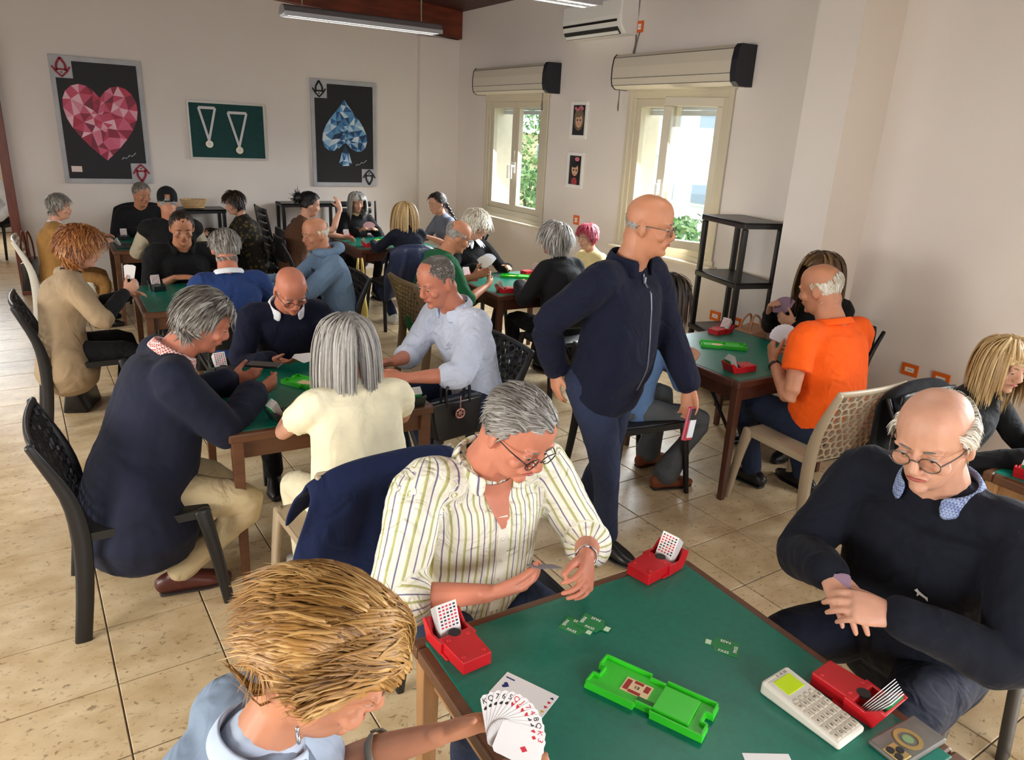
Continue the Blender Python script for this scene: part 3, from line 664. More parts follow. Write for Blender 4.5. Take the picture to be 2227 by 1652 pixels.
def emblem(parent, x, z, s, m, flip):
    g = MB(); k = -1 if flip else 1; y0 = -0.037
    def ln(P, w):
        P = [(x+k*p[0]*s, z+k*p[1]*s) for p in P]
        for a, b in zip(P[:-1], P[1:]): g.bar((a[0], y0, a[1]), (b[0], y0, b[1]), 0.004, w*s, up=(1, 0, 0) if abs(a[0]-b[0]) < abs(a[1]-b[1]) else (0, 0, 1)) if False else g.bar((a[0], y0, a[1]), (b[0], y0, b[1]), w*s, 0.004, up=(0, 1, 0))
    ln([(-0.3, -0.25), (-0.26, 0.2), (0, 0.62)], 0.15); ln([(0.3, -0.25), (0.26, 0.2), (0, 0.62)], 0.15)
    ln([(-0.28, -0.15), (0.28, -0.15)], 0.13); ln([(-0.55, 0.05), (-0.34, -0.28), (0, -0.62)], 0.12); ln([(0.55, 0.05), (0.34, -0.28), (0, -0.62)], 0.12); ln([(-0.05, -0.34), (0.05, -0.34)], 0.1)
    g.build('ace_mark', m, parent)
def ace(label, x, z, w, h, kind):
    t = thing('ace_painting', label, 'painting', (x, BY-0.001, z), 0, 'ace card paintings')
    MB().box((0, -0.016, 0), (w, 0.032, h)).build('canvas', silver, t, bevel=0.003)
    a, b = w/2-0.045, h/2-0.05; cw, chh = 0.16, 0.17
    poly = [(-a, -b), (a-cw, -b), (a-cw, -b+chh), (a, -b+chh), (a, b), (-a+cw, b), (-a+cw, b-chh), (-a, b-chh)]
    poly = poly[::1]
    MB().prism(poly, -0.036, -0.031, lambda u_, v_, y_: (u_, y_, v_)).build('black_field', black_p, t)
    rg = random.Random(5)
    if kind == 'heart':
        O = HEART; inner = [(0.0, 0.0)]+rings(O, ((.80, 0), (.55, 1), (.28, 0)), 2, (0, 0), .016, rg)
        facets('heart', O, inner, pinks, t, -0.037, 2)
        MB().box((-a+0.08, -0.038, -b+0.1), (0.1, 0.004, 0.06)).build('price_tag', mat('pale tag', srgb(236, 214, 206), 0.7), t)
    else:
        O = SPADE; inner = [(0.0, 0.04)]+rings(O, ((.86, 0), (.66, 1), (.44, 0), (.2, 1)), 2, (0, .04), .012, rg)
        facets('spade', O, inner, blues, t, -0.037, 2)
        facets('spade_stem', [(0, -0.12), (0.045, -0.22), (0.085, -0.35), (0.045, -0.385), (-0.045, -0.385), (-0.085, -0.35), (-0.045, -0.22)], [(0, -0.3), (0.02, -0.24), (-0.03, -0.32), (0.04, -0.34)], blues, t, -0.037, 4)
    me_ = ink_red if kind == 'heart' else ink_blk
    emblem(t, -w/2+0.105, h/2-0.115, 0.15, me_, False); emblem(t, w/2-0.105, -h/2+0.115, 0.15, me_, True)
    g = MB()
    for k in range(5): g.bar((a-0.24+k*0.03, -0.0375, -b+0.21+k*0.012), (a-0.215+k*0.03, -0.0375, -b+0.235+k*0.012 - (k % 2)*0.02), 0.006, 0.003, up=(0, 1, 0))
    g.build('signature', ink_lt, t)
ace('ace painting of a pink faceted gem heart on black', 0.545, 1.83, 0.86, 1.29, 'heart')
ace('ace painting of a blue faceted gem spade on black', 3.265, 1.81, 0.845, 1.28, 'spade')
bd = thing('display_board', 'dark green felt board with two medals, between the paintings', 'board', (1.845, BY, 1.79))
MB().box((0, -0.012, 0), (0.84, 0.018, 0.60)).build('board_panel', mat('dark green cloth', srgb(8, 62, 60), 0.8, var=0.15, vscale=30), bd)
fm = MB(); 
for c, d in (((0, -0.014, 0.312), (0.875, 0.026, 0.024)), ((0, -0.014, -0.312), (0.875, 0.026, 0.024)), ((-0.426, -0.014, 0), (0.024, 0.026, 0.60)), ((0.426, -0.014, 0), (0.024, 0.026, 0.60))): fm.box(c, d)
fm.build('board_frame', mat('aluminium frame', srgb(190, 186, 178), 0.4, 0.3), bd)
ribbon = mat('pale ribbon', srgb(214, 212, 214), 0.7); gold = mat('pale gold medal', srgb(226, 216, 188), 0.3, 0.3)
for dx, dz, w, h, lab in ((-0.22, 0.02, 0.18, 0.36, 'medal on a pale ribbon, left one on the green board'), (0.115, -0.02, 0.21, 0.38, 'medal on a pale ribbon, right one on the green board')):
    t = thing('medal', lab, 'medal', (1.845+dx, BY-0.024, 1.79+dz), 0, 'medals on the board')
    r_ = MB(); top = 0.23
    r_.bar((-w/2, 0, top), (w/2, 0, top), 0.03, 0.004, up=(0, 1, 0)).bar((-w/2, 0, top), (0, -0.004, top-h), 0.026, 0.004, up=(0, 1, 0)).bar((w/2, -0.004, top), (0, -0.004, top-h), 0.026, 0.004, up=(0, 1, 0)); r_.build('ribbon', ribbon, t)
    d_ = MB(); ang = np.linspace(0, 2*math.pi, 24, endpoint=False)
    d_.prism([(0.042*math.cos(a), 0.042*math.sin(a)+top-h-0.04) for a in ang], -0.014, -0.004, lambda u_, v_, y_: (u_, y_, v_)); d_.build('medallion', gold, t, bevel=0.002)
    MB().prism([(0.022*math.cos(a), 0.022*math.sin(a)+top-h-0.04) for a in ang], -0.017, -0.012, lambda u_, v_, y_: (u_, y_, v_)).build('relief', ribbon, t)
# small framed portraits on the window wall
skin_p = mat('painted skin', srgb(214, 168, 138), 0.6); pinkp = mat('pink paint', srgb(214, 120, 136), 0.6); redp = mat('red paint', srgb(170, 60, 62), 0.6); hair_p = mat('painted light hair', srgb(122, 104, 82), 0.6); dbg = mat('dark painted ground', srgb(36, 34, 38), 0.6)
def portrait(label, y, z, fair):
    t = thing('portrait', label, 'picture', (WX, y, z), 0, 'small framed portraits')
    w, h = 0.29, 0.37; f = MB(); e = 0.035
    f.box((-0.01, 0, h/2-e/2), (0.02, w, e)).box((-0.01, 0, -h/2+e/2), (0.02, w, e)).box((-0.01, w/2-e/2, 0), (0.02, e, h-2*e)).box((-0.01, -w/2+e/2, 0), (0.02, e, h-2*e)); f.build('frame', white_pl, t, bevel=0.003)
    MB().box((-0.005, 0, 0), (0.008, w-2*e, h-2*e)).build('picture_ground', dbg, t)
    ang = np.linspace(0, 2*math.pi, 20, endpoint=False)
    def disc(name, cy, cz, ry, rz_, x0, m): MB().prism([(ry*math.cos(a)+cy, rz_*math.sin(a)+cz) for a in ang], x0-0.002, x0, lambda u_, v_, x_: (x_, u_, v_)).build(name, m, t)
    disc('painted_hair', 0, 0.01, 0.085, 0.115, -0.010, hair_p if fair else ink_blk)
    disc('painted_face', -0.005 if fair else 0.0, -0.005 if fair else 0.01, 0.058, 0.07, -0.0125, skin_p)
    disc('painted_fringe', 0.012, 0.058, 0.058, 0.032, -0.0145, hair_p if fair else ink_blk)
    disc('painted_eye', 0.02, 0.0, 0.010, 0.010, -0.015, ink_blk); disc('painted_eye', -0.03, 0.0, 0.010, 0.010, -0.015, ink_blk); disc('painted_mouth', -0.005, -0.042, 0.009, 0.005, -0.015, redp)
    if fair: 
        for k in range(6): disc('painted_flower', -0.06+k*0.024, 0.115+0.014*math.sin(k*1.3), 0.018, 0.016, -0.0155, pinkp)
    else: disc('painted_dress', 0, -0.12, 0.05, 0.045, -0.0125, redp); disc('painted_flower', -0.035, 0.115, 0.04, 0.022, -0.0155, pinkp)
    return t
portrait('framed portrait of a fair-haired big-eyed girl with pink flowers', 6.64, 2.10, True)
portrait('framed portrait of a dark-haired big-eyed girl in red', 6.645, 1.59, False)
# ------------------------------------------------------------------ people
def skin_mat(name, c, blotch=0.10):
    return mat(name, c, 0.48, var=blotch, vscale=14, bump=0.06, bscale=220, spec=0.4, sss=0.12)
SK = {'tan': skin_mat('tanned skin', srgb(192, 132, 100)), 'red': skin_mat('ruddy skin', srgb(196, 124, 98)), 'pale': skin_mat('pale skin', srgb(206, 154, 128)), 'brown': skin_mat('deep tan skin', srgb(166, 108, 78))}
lip_m = mat('lip', srgb(168, 84, 76), 0.4); eye_w = mat('eye white', srgb(196, 182, 172), 0.3); eye_d = mat('eye iris', srgb(40, 30, 24), 0.15)
FTEX = bpy.data.textures.new('cloth folds', 'CLOUDS'); FTEX.noise_scale = 0.085; FTEX.noise_depth = 2
def fabric(name, c, rough=0.85, var=0.08, fold=0.6, bscale=9.0, weave=0.15, sheen=0.03):
    if name in MATS: return MATS[name]
    m = mat(name, c, rough, var=var, vscale=10, spec=0.25, sheen=sheen); nt = m.node_tree; N = nt.nodes; L = nt.links; b = N['Principled BSDF']
    tc = N.new('ShaderNodeTexCoord')
    n1 = N.new('ShaderNodeTexNoise'); n1.inputs['Scale'].default_value = bscale; n1.inputs['Detail'].default_value = 2; n1.inputs['Distortion'].default_value = 1.2; L.new(tc.outputs['Object'], n1.inputs['Vector'])
    n2 = N.new('ShaderNodeTexNoise'); n2.inputs['Scale'].default_value = 500; L.new(tc.outputs['Object'], n2.inputs['Vector'])
    b1 = N.new('ShaderNodeBump'); b1.inputs['Strength'].default_value = fold; b1.inputs['Distance'].default_value = 0.03; L.new(n1.outputs['Fac'], b1.inputs['Height'])
    b2 = N.new('ShaderNodeBump'); b2.inputs['Strength'].default_value = weave; b2.inputs['Distance'].default_value = 0.002; L.new(n2.outputs['Fac'], b2.inputs['Height']); L.new(b1.outputs[0], b2.inputs['Normal'])
    L.new(b2.outputs[0], b.inputs['Normal'])
    return m
def remesh(o, vox, smooth=4, fold=0.0, factor=0.5):
    r = o.modifiers.new('remesh', 'REMESH'); r.mode = 'VOXEL'; r.voxel_size = vox; r.use_smooth_shade = True
    s = o.modifiers.new('smooth', 'SMOOTH'); s.factor = factor; s.iterations = smooth
    dm = o.modifiers.new('reduce', 'DECIMATE'); dm.ratio = .45
    if fold:
        d = o.modifiers.new('folds', 'DISPLACE'); d.texture = FTEX; d.strength = fold; d.mid_level = 0.5; d.texture_coords = 'GLOBAL'
    return o
def rotm(yaw=0, pitch=0, roll=0):
    """yaw about z (+ = to own left), pitch about x (+ = nod down), roll about y"""
    cy, sy = math.cos(R(yaw)), math.sin(R(yaw)); cp, sp = math.cos(-R(pitch)), math.sin(-R(pitch)); cr, sr = math.cos(R(roll)), math.sin(R(roll))
    Z = np.array([[cy, -sy, 0], [sy, cy, 0], [0, 0, 1]]); X = np.array([[1, 0, 0], [0, cp, -sp], [0, sp, cp]]); Y = np.array([[cr, 0, sr], [0, 1, 0], [-sr, 0, cr]])
    return Z @ X @ Y
HEADSEC = [(-.116, .020, .074, .040), (-.106, .034, .088, .012), (-.088, .046, .091, -.012), (-.062, .057, .090, -.045), (-.03, .066, .089, -.072), (0, .0715, .085, -.089), (.024, .0745, .0925, -.097), (.055, .0750, .091, -.100), (.085, .066, .077, -.090), (.104, .050, .056, -.072), (.116, .031, .030, -.048), (.1215, .012, .004, -.022)]
HR = np.array([.0765, .0985, .121])   # scalp ellipsoid used for hair

class Person: pass
def hand_geo(mb, w, f, n, left, s, curl, thumb, spread=0.16):
    """w wrist, f finger direction, n palm-facing direction"""
    f = nrm(f); n = nrm(np.asarray(n, float)-f*np.dot(n, f)); t = np.cross(f, n)*(-1 if left else 1)
    mb.loft([w-f*.015*s, w+f*.025*s, w+f*.06*s, w+f*.092*s], [(.026*s, .020*s), (.034*s, .019*s), (.041*s, .016*s), (.041*s, .012*s)], side=t, n=12, k=2)
    base = (.031, .0105, -.0105, -.030); ln = (.074, .084, .078, .061); rd = (.0088, .0092, .0087, .0077)
    tips = []
    for k in range(4):
        c = curl[k] if hasattr(curl, '__len__') else curl
        p = w+f*(.088-.006*abs(k-1.3))*s+t*base[k]*s; a = 0.0; P = [p-f*.015*s, p]
        d0 = nrm(f+t*spread*(1.5-k)*0.33)
        for sl, ca in ((.45, .75), (.30, 1.0), (.25, .7)):
            a += c*ca; d = d0*math.cos(a)+n*math.sin(a); p = p+d*ln[k]*sl*s; P.append(p)
        mb.loft(P, [rd[k]*s*q for q in (1.0, 1.08, .98, .9, .72)], side=t, n=8, k=2); tips.append(p)
    ta, tc = thumb
    p = w+f*.022*s+t*.022*s+n*.006*s; d = nrm(t*math.sin(ta)+f*math.cos(ta)+n*.25); P = [p]
    for sl, dc in ((.042, 0), (.034, tc*.7), (.027, tc)):
        d = nrm(d+(-t*.5+f*.3+n*.6)*dc); p = p+d*sl*s; P.append(p)
    mb.loft(P, [.0135*s, .0125*s, .0105*s, .0082*s], side=n, n=8, k=2); tips.append(p)
    return tips

# radial distance of the head surface by direction (table lookup)
_hz = np.array([q[0] for q in HEADSEC]); _ha = np.array([q[1] for q in HEADSEC]); _hf = np.array([q[2] for q in HEADSEC]); _hk = np.array([q[3] for q in HEADSEC])
def _head_in(p):
    z = np.clip(p[..., 2], _hz[0], _hz[-1]); a_ = np.interp(z, _hz, _ha); f_ = np.interp(z, _hz, _hf); k_ = np.interp(z, _hz, _hk)
    q = np.abs(p[..., 0]/a_)**2.25+np.abs((p[..., 1]-(f_+k_)/2)/((f_-k_)/2))**2.25
    return (q < 1) & (p[..., 2] < .126) & (p[..., 2] > -.122)
_TN, _PN = 60, 96
def _table():
    th = np.linspace(0, math.pi, _TN)[:, None]; ph = np.linspace(-math.pi, math.pi, _PN)[None]
    D = np.stack([np.sin(th)*np.cos(ph), np.sin(th)*np.sin(ph), np.cos(th)*np.ones_like(ph)], -1); lo = np.full(D.shape[:2], .02); hi = np.full(D.shape[:2], .2)
    for _ in range(24):
        m = (lo+hi)/2; i = _head_in(D*m[..., None]); lo = np.where(i, m, lo); hi = np.where(i, hi, m)
    T = (lo+hi)/2
    for _ in range(2): T = (T+np.roll(T, 1, 1)+np.roll(T, -1, 1)+np.vstack([T[:1], T[:-1]])+np.vstack([T[1:], T[-1:]]))/5
    return T
HTAB = _table()
def head_r(P):
    l = np.linalg.norm(P, axis=-1)+1e-9; th = np.arccos(np.clip(P[..., 2]/l, -1, 1))/math.pi*(_TN-1); ph = (np.arctan2(P[..., 1], P[..., 0])+math.pi)/(2*math.pi)*(_PN-1)
    i = np.clip(th.astype(int), 0, _TN-2); j = np.clip(ph.astype(int), 0, _PN-2); u_ = th-i; v_ = ph-j
    return HTAB[i, j]*(1-u_)*(1-v_)+HTAB[i+1, j]*u_*(1-v_)+HTAB[i, j+1]*(1-u_)*v_+HTAB[i+1, j+1]*u_*v_
def hair_geo(p, hc, Rh, s, style):
    """cap over the scalp and tapered locks that hug the head, then hang; all in the person's frame"""
    st = dict(n=450, seg=6, len=.05, w=.005, thick=.010, lift=.12, grav=.12, curl=.0, crown=(0, -.25, .97), comb=None, front=.62, side_z=-.15, back_z=-.55, bald=None, part=0.0, rnd=.06, clump=.25, stick=.85, fsweep=0.0)
    st.update(style); rg = np.random.default_rng(st.get('seed', 3))
    def mask(d):
        x, y, z = d[..., 0], d[..., 1], d[..., 2]
        line = np.where(y > .55, st['front'], np.where(y > .05, st['side_z']+(st['front']-st['side_z'])*np.clip((y-.05)/.5, 0, 1)**.8, np.where(y > -.25, st['side_z']+(st['back_z']-st['side_z'])*np.clip((.05-y)/.3, 0, 1), st['back_z'])))
        line = line+.05*np.sin(x*23+y*9)
        m = z > line
        ez, ew = (.30, .34) if st.get('tuck') else ((.08, .25) if st['len'] < .06 else (-.02, .22)); m &= ~((np.abs(x) > .72) & (np.abs(y+.12) < ew) & (z < ez))   # leave the ears free
        if st['bald'] is not None:
            zb, yb = st['bald']; m &= ~(y > .42); m &= ~((z > zb+.04*np.sin(x*9+y*17)) & (y > yb))
        return m
    th = st['thick']; vol = st.get('vol', None)
    def radial(D, extra):
        r = head_r(D)+extra
        if vol is not None: r = r+vol(D)
        return D*r[..., None]
    nu, nv = 44, 30; V = []; F = []
    for i in range(nv+1):
        a = math.pi*i/nv
        for j in range(nu):
            b = 2*math.pi*j/nu; V.append((math.sin(a)*math.cos(b), math.sin(a)*math.sin(b), math.cos(a)))
    V = np.array(V); mk = mask(V); tf = st.get('thickf', lambda D: np.ones(len(D))); Pout = radial(V, .0015+th*.55*tf(V)+rg.normal(size=len(V))*th*.05)
    for i in range(nv):
        for j in range(nu):
            q = (i*nu+j, (i+1)*nu+j, (i+1)*nu+(j+1) % nu, i*nu+(j+1) % nu)
            if st.get('cap', True) and sum(mk[k] for k in q) >= 4: F.append(q)
    capV = (Pout*s)@Rh.T+hc
    n = st['n']; D = rg.normal(size=(n*10, 3)); D /= np.linalg.norm(D, axis=1)[:, None]; D = D[mask(D)][:n]; n = len(D)
    cr = nrm(st['crown'])
    tan = D-cr if st['comb'] is None else np.tile(np.array(st['comb'], float), (n, 1))+st.get('cw', .35)*(D-cr)
    if st['part']: tan = tan+np.stack([np.sign(D[:, 0]-st.get('partx', 0.0))*st['part'], np.zeros(n), np.zeros(n)], 1)
    K = np.random.default_rng(11).normal(size=(3, 3))*7; low = np.sin(D@K+np.array([0, 1.3, 2.1])); K2 = np.random.default_rng(12).normal(size=(3, 3))*16; low2 = np.sin(D@K2)
    tan = tan+low*st['clump']+low2*st['clump']*.5
    tan = tan-D*(tan*D).sum(1)[:, None]; tan /= np.linalg.norm(tan, axis=1)[:, None]+1e-6
    tan = tan+rg.normal(size=(n, 3))*st['rnd']
    d = tan+D*st['lift']*(.6+.8*rg.random((n, 1))); d /= np.linalg.norm(d, axis=1)[:, None]
    lay = th*(.25+.75*rg.random(n))*tf(D); P = radial(D, lay); seg = st['seg']; lay0 = None; L_ = st['len']*(.7+.6*rg.random(n))*(st['lenf'](D) if 'lenf' in st else 1)
    g = Rh.T@np.array([0, 0, -1.0]); path = [radial(D, np.full(n, -.004))]; ph = rg.random(n)*1.2+low[:, 0]*2
    for k in range(seg):
        d = d*(1-st['grav'])+g*st['grav']
        nn = P/np.linalg.norm(P, axis=1)[:, None]; rs = head_r(P)+lay+(vol(nn) if vol is not None else 0)
        near = np.linalg.norm(P, axis=1) < rs*1.12
        on = (d*nn).sum(1); d = d-nn*(np.where(near & (P[:, 2] > -.09), on*st['stick'], 0))[:, None]
        if st['curl']:
            sd = np.cross(d, nn); d = d+sd*(np.sin(ph+k*st.get('freq', 1.6))*st['curl'])[:, None]+nn*(np.cos(ph*1.3+k*st.get('freq', 1.6))*st['curl']*.5)[:, None]
        d /= np.linalg.norm(d, axis=1)[:, None]+1e-9; P = P+d*(L_/seg)[:, None]
        l = np.linalg.norm(P, axis=1); rs = head_r(P)+lay*.8+(vol(P/l[:, None]) if vol is not None else 0); ins = (l < rs) & (P[:, 2] > -.10)
        P = np.where(ins[:, None], P*(rs/l)[:, None], P)
        rr = np.hypot(P[:, 0], P[:, 1]+.03); low_ = (P[:, 2] < -.06) & (rr < .066)
        P[low_, 0] *= .066/np.maximum(rr[low_], .01); P[low_, 1] = -.03+(P[low_, 1]+.03)*.066/np.maximum(rr[low_], .01)
        fc = (st['len'] > .12) & (P[:, 1] > .02) & (P[:, 2] < .055) & (np.abs(P[:, 0]) < .086)      # keep the face clear
        P[fc, 0] = np.where(P[fc, 0] >= 0, 1, -1)*.086; P[fc, 1] = np.minimum(P[fc, 1], .045)
        if st.get('tuck'):
            fe_ = (np.abs(P[:, 0]) > .02) & (P[:, 2] < .045) & (P[:, 1] > -.065); P[fe_, 2] = .045+.012*np.sin(P[fe_, 1]*60); d[fe_, 2] = np.maximum(d[fe_, 2], .0)
        path.append(P.copy())
    path = np.stack(path, 1)
    T = np.gradient(path, axis=1); T /= np.linalg.norm(T, axis=2)[..., None]+1e-9
    Nn = path/np.linalg.norm(path, axis=2)[..., None]; Sd = np.cross(T, Nn); Sd /= np.linalg.norm(Sd, axis=2)[..., None]+1e-9; Nn = np.cross(Sd, T)
    prof = np.interp(np.linspace(0, 1, seg+1), [0, .25, .7, 1], [.7, 1, .8, .10]); w = st['w']*(.6+.8*rg.random(n))
    wv = (w[:, None]*prof[None])[..., None]
    ring = np.stack([path-Sd*wv, path+Nn*wv*.5, path+Sd*wv], 2)*s
    LV = ring.reshape(-1, 3)@Rh.T+hc
    a = np.arange(n)[:, None, None]*(seg+1)*3+np.arange(seg)[None, :, None]*3+np.arange(2)[None, None]; b = a+1
    LF = np.stack([a, b, b+3, a+3], -1).reshape(-1, 4)
    tint = np.clip(.5+.13*low[:, 1]+.10*low2[:, 2]+rg.normal(0, .14, n), 0, 1); tint = np.repeat(tint, (seg+1)*3)
    return capV, F, LV, LF, tint
def hair_build(root, hc, Rh, s, style, m, name='hair'):
    cv, cf, lv, lf, ti = hair_geo(None, hc, Rh, s, style)
    used = sorted({i for f in cf for i in f}); mp = {u_: k for k, u_ in enumerate(used)}; cv2 = cv[used] if used else np.zeros((0, 3)); cf2 = [tuple(mp[i] for i in f) for f in cf]
    V = np.vstack([cv2, lv]); F = cf2+[tuple(f) for f in (lf+len(cv2)).tolist()]
    me = bpy.data.meshes.new(name); me.from_pydata(V.tolist(), [], F); me.polygons.foreach_set('use_smooth', [True]*len(me.polygons))
    t = np.concatenate([np.full(len(cv2), .25), ti]); me.attributes.new('tint', 'FLOAT', 'POINT').data.foreach_set('value', t); me.materials.append(m)
    return put(name, me, root)

def ik(a, b, l1, l2, pole):
    d = b-a; L_ = np.linalg.norm(d)
    if L_ > (l1+l2)*.995: d = d/L_*(l1+l2)*.995; L_ = (l1+l2)*.995; b = a+d
    if L_ < abs(l1-l2)*1.1+.02: L_ = abs(l1-l2)*1.1+.02; b = a+nrm(d)*L_
    u_ = d/np.linalg.norm(d); x = (l1*l1-l2*l2+L_*L_)/(2*L_); h = math.sqrt(max(l1*l1-x*x, 1e-6))
    p = np.asarray(pole, float); p = nrm(p-u_*(p@u_)); return a+u_*x+p*h, b

def person(label, pos, face, H=1.72, sex='m', build=1.0, belly=0.0, sit=True, seat=.45, lean=8, hunch=8, side=0, twist=0, head=(0, 12, 0), neck=15,
           R_=None, L_=None, Rf=None, Lf=None, Rn=None, Ln=None, Rc=.45, Lc=.45, Rt=(.7, .3), Lt=(.7, .3), Rp=None, Lp=None,
           knees=.13, feet=None, kneez=None, skin='tan', top=None, sleeve=1.0, tm='jumper', pants=None, shoe=None, hair=None, hairm=None, collar=None, jacket=None, vox=.009, gvox=.013,
           beard=None, glasses=None, world_hands=True, legs=True, stand_feet=None, brow=None, hem=.07, neckz=0.0, cap=None, pelz=None, loose=1.0):
    s = H/1.72; root = thing('person', label, 'person', (pos[0], pos[1], 0), R(face), 'people in the card room')
    P = Person(); P.root = root; P.s = s
    cf, sf = math.cos(R(face)), math.sin(R(face))
    def loc(w):   # world point -> person's frame
        x, y = w[0]-pos[0], w[1]-pos[1]; return np.array([x*cf+y*sf, -x*sf+y*cf, w[2]])
    def locd(w): return np.array([w[0]*cf+w[1]*sf, -w[0]*sf+w[1]*cf, w[2]])
    P.loc = loc
    def dr(a, b=0): return nrm(np.array([math.sin(R(b)), math.sin(R(a))*math.cos(R(b)), math.cos(R(a))*math.cos(R(b))]))
    hz = pelz if pelz else ((seat+.062*s) if sit else .93*s)
    pel = np.array([0, 0, hz]); l0, l1, l2 = lean, lean+hunch*.5, lean+hunch
    S1 = pel+dr(l0, side)*.17*s; S2 = S1+dr(l1, side)*.17*s; N_ = S2+dr(l2, side)*.165*s
    tw = np.array([math.cos(R(twist)), math.sin(R(twist)), 0]); ctw = np.array([math.cos(R(twist*.4)), math.sin(R(twist*.4)), 0])
    HB = N_+dr(l2*.6+neck, side*.5)*(.085+neckz)*s
    Rh = rotm(*head); hc = HB+Rh@np.array([0, .022, .095])*s
    P.hc, P.Rh = hc, Rh
    fe = sex == 'f'; sw = (.158 if fe else .178)*s*build; 
    up2 = dr(l2, side)
    shR, shL = N_-up2*.055*s+tw*sw, N_-up2*.055*s-tw*sw
    la, lf_ = .285*s, .255*s
    P.arms = {}
    def arm(sh, tgt, pole, sgn):
        if tgt is None: tgt = sh+np.array([sgn*.05, .18, -.42])*s; 
        else: tgt = loc(tgt) if world_hands else np.array(tgt, float)
        if pole is None: pole = np.array([sgn*.75, -.55, -.9])
        el, wr = ik(sh, tgt, la, lf_, pole); return el, wr
    elR, wrR = arm(shR, R_, Rp, 1); elL, wrL = arm(shL, L_, Lp, -1)
    fR = locd(Rf) if Rf is not None else nrm(nrm(wrR-elR)+np.array([-.25, .1, 0])); fL = locd(Lf) if Lf is not None else nrm(nrm(wrL-elL)+np.array([.25, .1, 0]))
    nR = locd(Rn) if Rn is not None else np.array([-.6, .1, -.6]); nL = locd(Ln) if Ln is not None else np.array([.6, .1, -.6])
    # legs
    hipR, hipL = pel+np.array([.092*s*min(build, 1.1), 0, -.02]), pel+np.array([-.092*s*min(build, 1.1), 0, -.02])
    lt, ls = .425*s, .405*s
    if sit:
        fy = feet if feet is not None else ((.36*s, 0), (.36*s, 0))
        ankR = np.array([knees+.02+fy[0][1], fy[0][0], .085]); ankL = np.array([-knees-.02+fy[1][1], fy[1][0], .085])
        kR, ankR = ik(hipR, ankR, lt, ls, (.25, 1, 1)); kL, ankL = ik(hipL, ankL, lt, ls, (-.25, 1, 1))
    else:
        ankR = loc(stand_feet[0]); ankL = loc(stand_feet[1])
        kR, ankR = ik(hipR, ankR, lt, ls, (.1, 1, 0)); kL, ankL = ik(hipL, ankL, lt, ls, (-.1, 1, 0))
    b = build
    # ---- body: head, neck, trunk, arms, hands, legs in one continuous skin
    mb = MB()
    def hp(x, y, z): return hc+Rh@np.array([x, y, z])*s
    secs = HEADSEC; pts = [hp(0, (f+k)/2, z) for z, a, f, k in secs]; rads = [(a*s*(1.0 if not fe else .96), (f-k)/2*s) for z, a, f, k in secs]
    mb.loft(pts, rads, side=Rh@np.array([1, 0, 0]), n=24, k=2, pw=2.25, cap=False)
    mb.loft([hp(0, .088, .022), hp(0, .098, -.004), hp(0, .110, -.026), hp(0, .100, -.040)], [(.008*s, .007*s), (.010*s, .009*s), (.0145*s, .011*s), (.012*s, .007*s)], side=Rh@np.array([1, 0, 0]), n=10, k=2)
    mb.ell(hp(.012, .096, -.034), (.0075*s, .010*s, .0075*s), Rh, 8, 6); mb.ell(hp(-.012, .096, -.034), (.0075*s, .010*s, .0075*s), Rh, 8, 6)
    mb.ell(hp(0, .083, -.060), (.028*s, .016*s, .015*s), Rh, 12, 8); mb.ell(hp(0, .078, -.096), (.022*s, .018*s, .016*s), Rh, 12, 8)
    for q in (-1, 1):
        mb.ell(hp(q*.033, .0765, .0075), (.0155*s, .0125*s, .0075*s), Rh, 10, 6); mb.ell(hp(q*.033, .0755, -.008), (.0155*s, .0115*s, .0050*s), Rh, 10, 6)
        mb.ell(hp(q*.034, .081, .024), (.024*s, .013*s, .007*s), Rh, 10, 6); mb.ell(hp(q*.045, .066, -.028), (.022*s, .020*s, .020*s), Rh, 10, 8)
        mb.ell(hp(q*.079, -.012, -.008), (.009*s, .022*s, .034*s), Rh@rotm(q*-26, -12, 0), 12, 8); mb.ell(hp(q*.077, -.004, -.032), (.008*s, .010*s, .013*s), Rh, 8, 6)
    nr = .052 if fe else .060*min(b, 1.08)
    mb.loft([N_-up2*.05*s, N_+up2*.015*s, HB, hc+Rh@np.array([0, -.028, -.045])*s], [(nr*1.5*s, nr*1.2*s), (nr*1.12*s, nr*1.08*s), (nr*s, nr*1.0*s), (nr*s, nr*1.05*s)], side=tw, n=16, k=3)
    core = .80
    mb.loft([pel-np.array([0, 0, .08]), pel, S1, S2, N_-up2*.06*s, N_], [(.12*s, .09*s), (.145*s*core*b, .1*s*core), (.14*s*core*b, .1*s*core), (.155*s*b*core, .11*s*core), (.125*s*b, .075*s), (.06*s, .055*s)], side=ctw, n=16, k=3)
    for sh, el, wr, f, n, lft, cu, th in ((shR, elR, wrR, fR, nR, False, Rc, Rt), (shL, elL, wrL, fL, nL, True, Lc, Lt)):
        ar = .9 if fe else 1.0
        mb.loft([sh+(N_-sh)*.25, sh, (sh+el)/2, el, el*.6+wr*.4, wr], [.045*s, .050*s*ar, .043*s*ar, (.037*s*ar), (.038*s*ar), (.026*s*ar, .022*s*ar)], side=(0, .3, 1), n=12, k=3)
        tp = hand_geo(mb, wr, f, n, lft, s*(.93 if fe else 1.0), cu, th); P.arms['L' if lft else 'R'] = (wr, el, f, n, tp)
    for hip, kn, an in ((hipR, kR, ankR), (hipL, kL, ankL)):
        mb.loft([hip, (hip+kn)/2, kn, (kn+an)/2, an], [.055*s, .055*s, .045*s, .04*s, .032*s], side=(1, 0, 0), n=10, k=3)
    body = remesh(mb.build('body', SK[skin], root, smooth=True), vox, 2); body.modifiers['reduce'].ratio = .6 if vox < .006 else .45
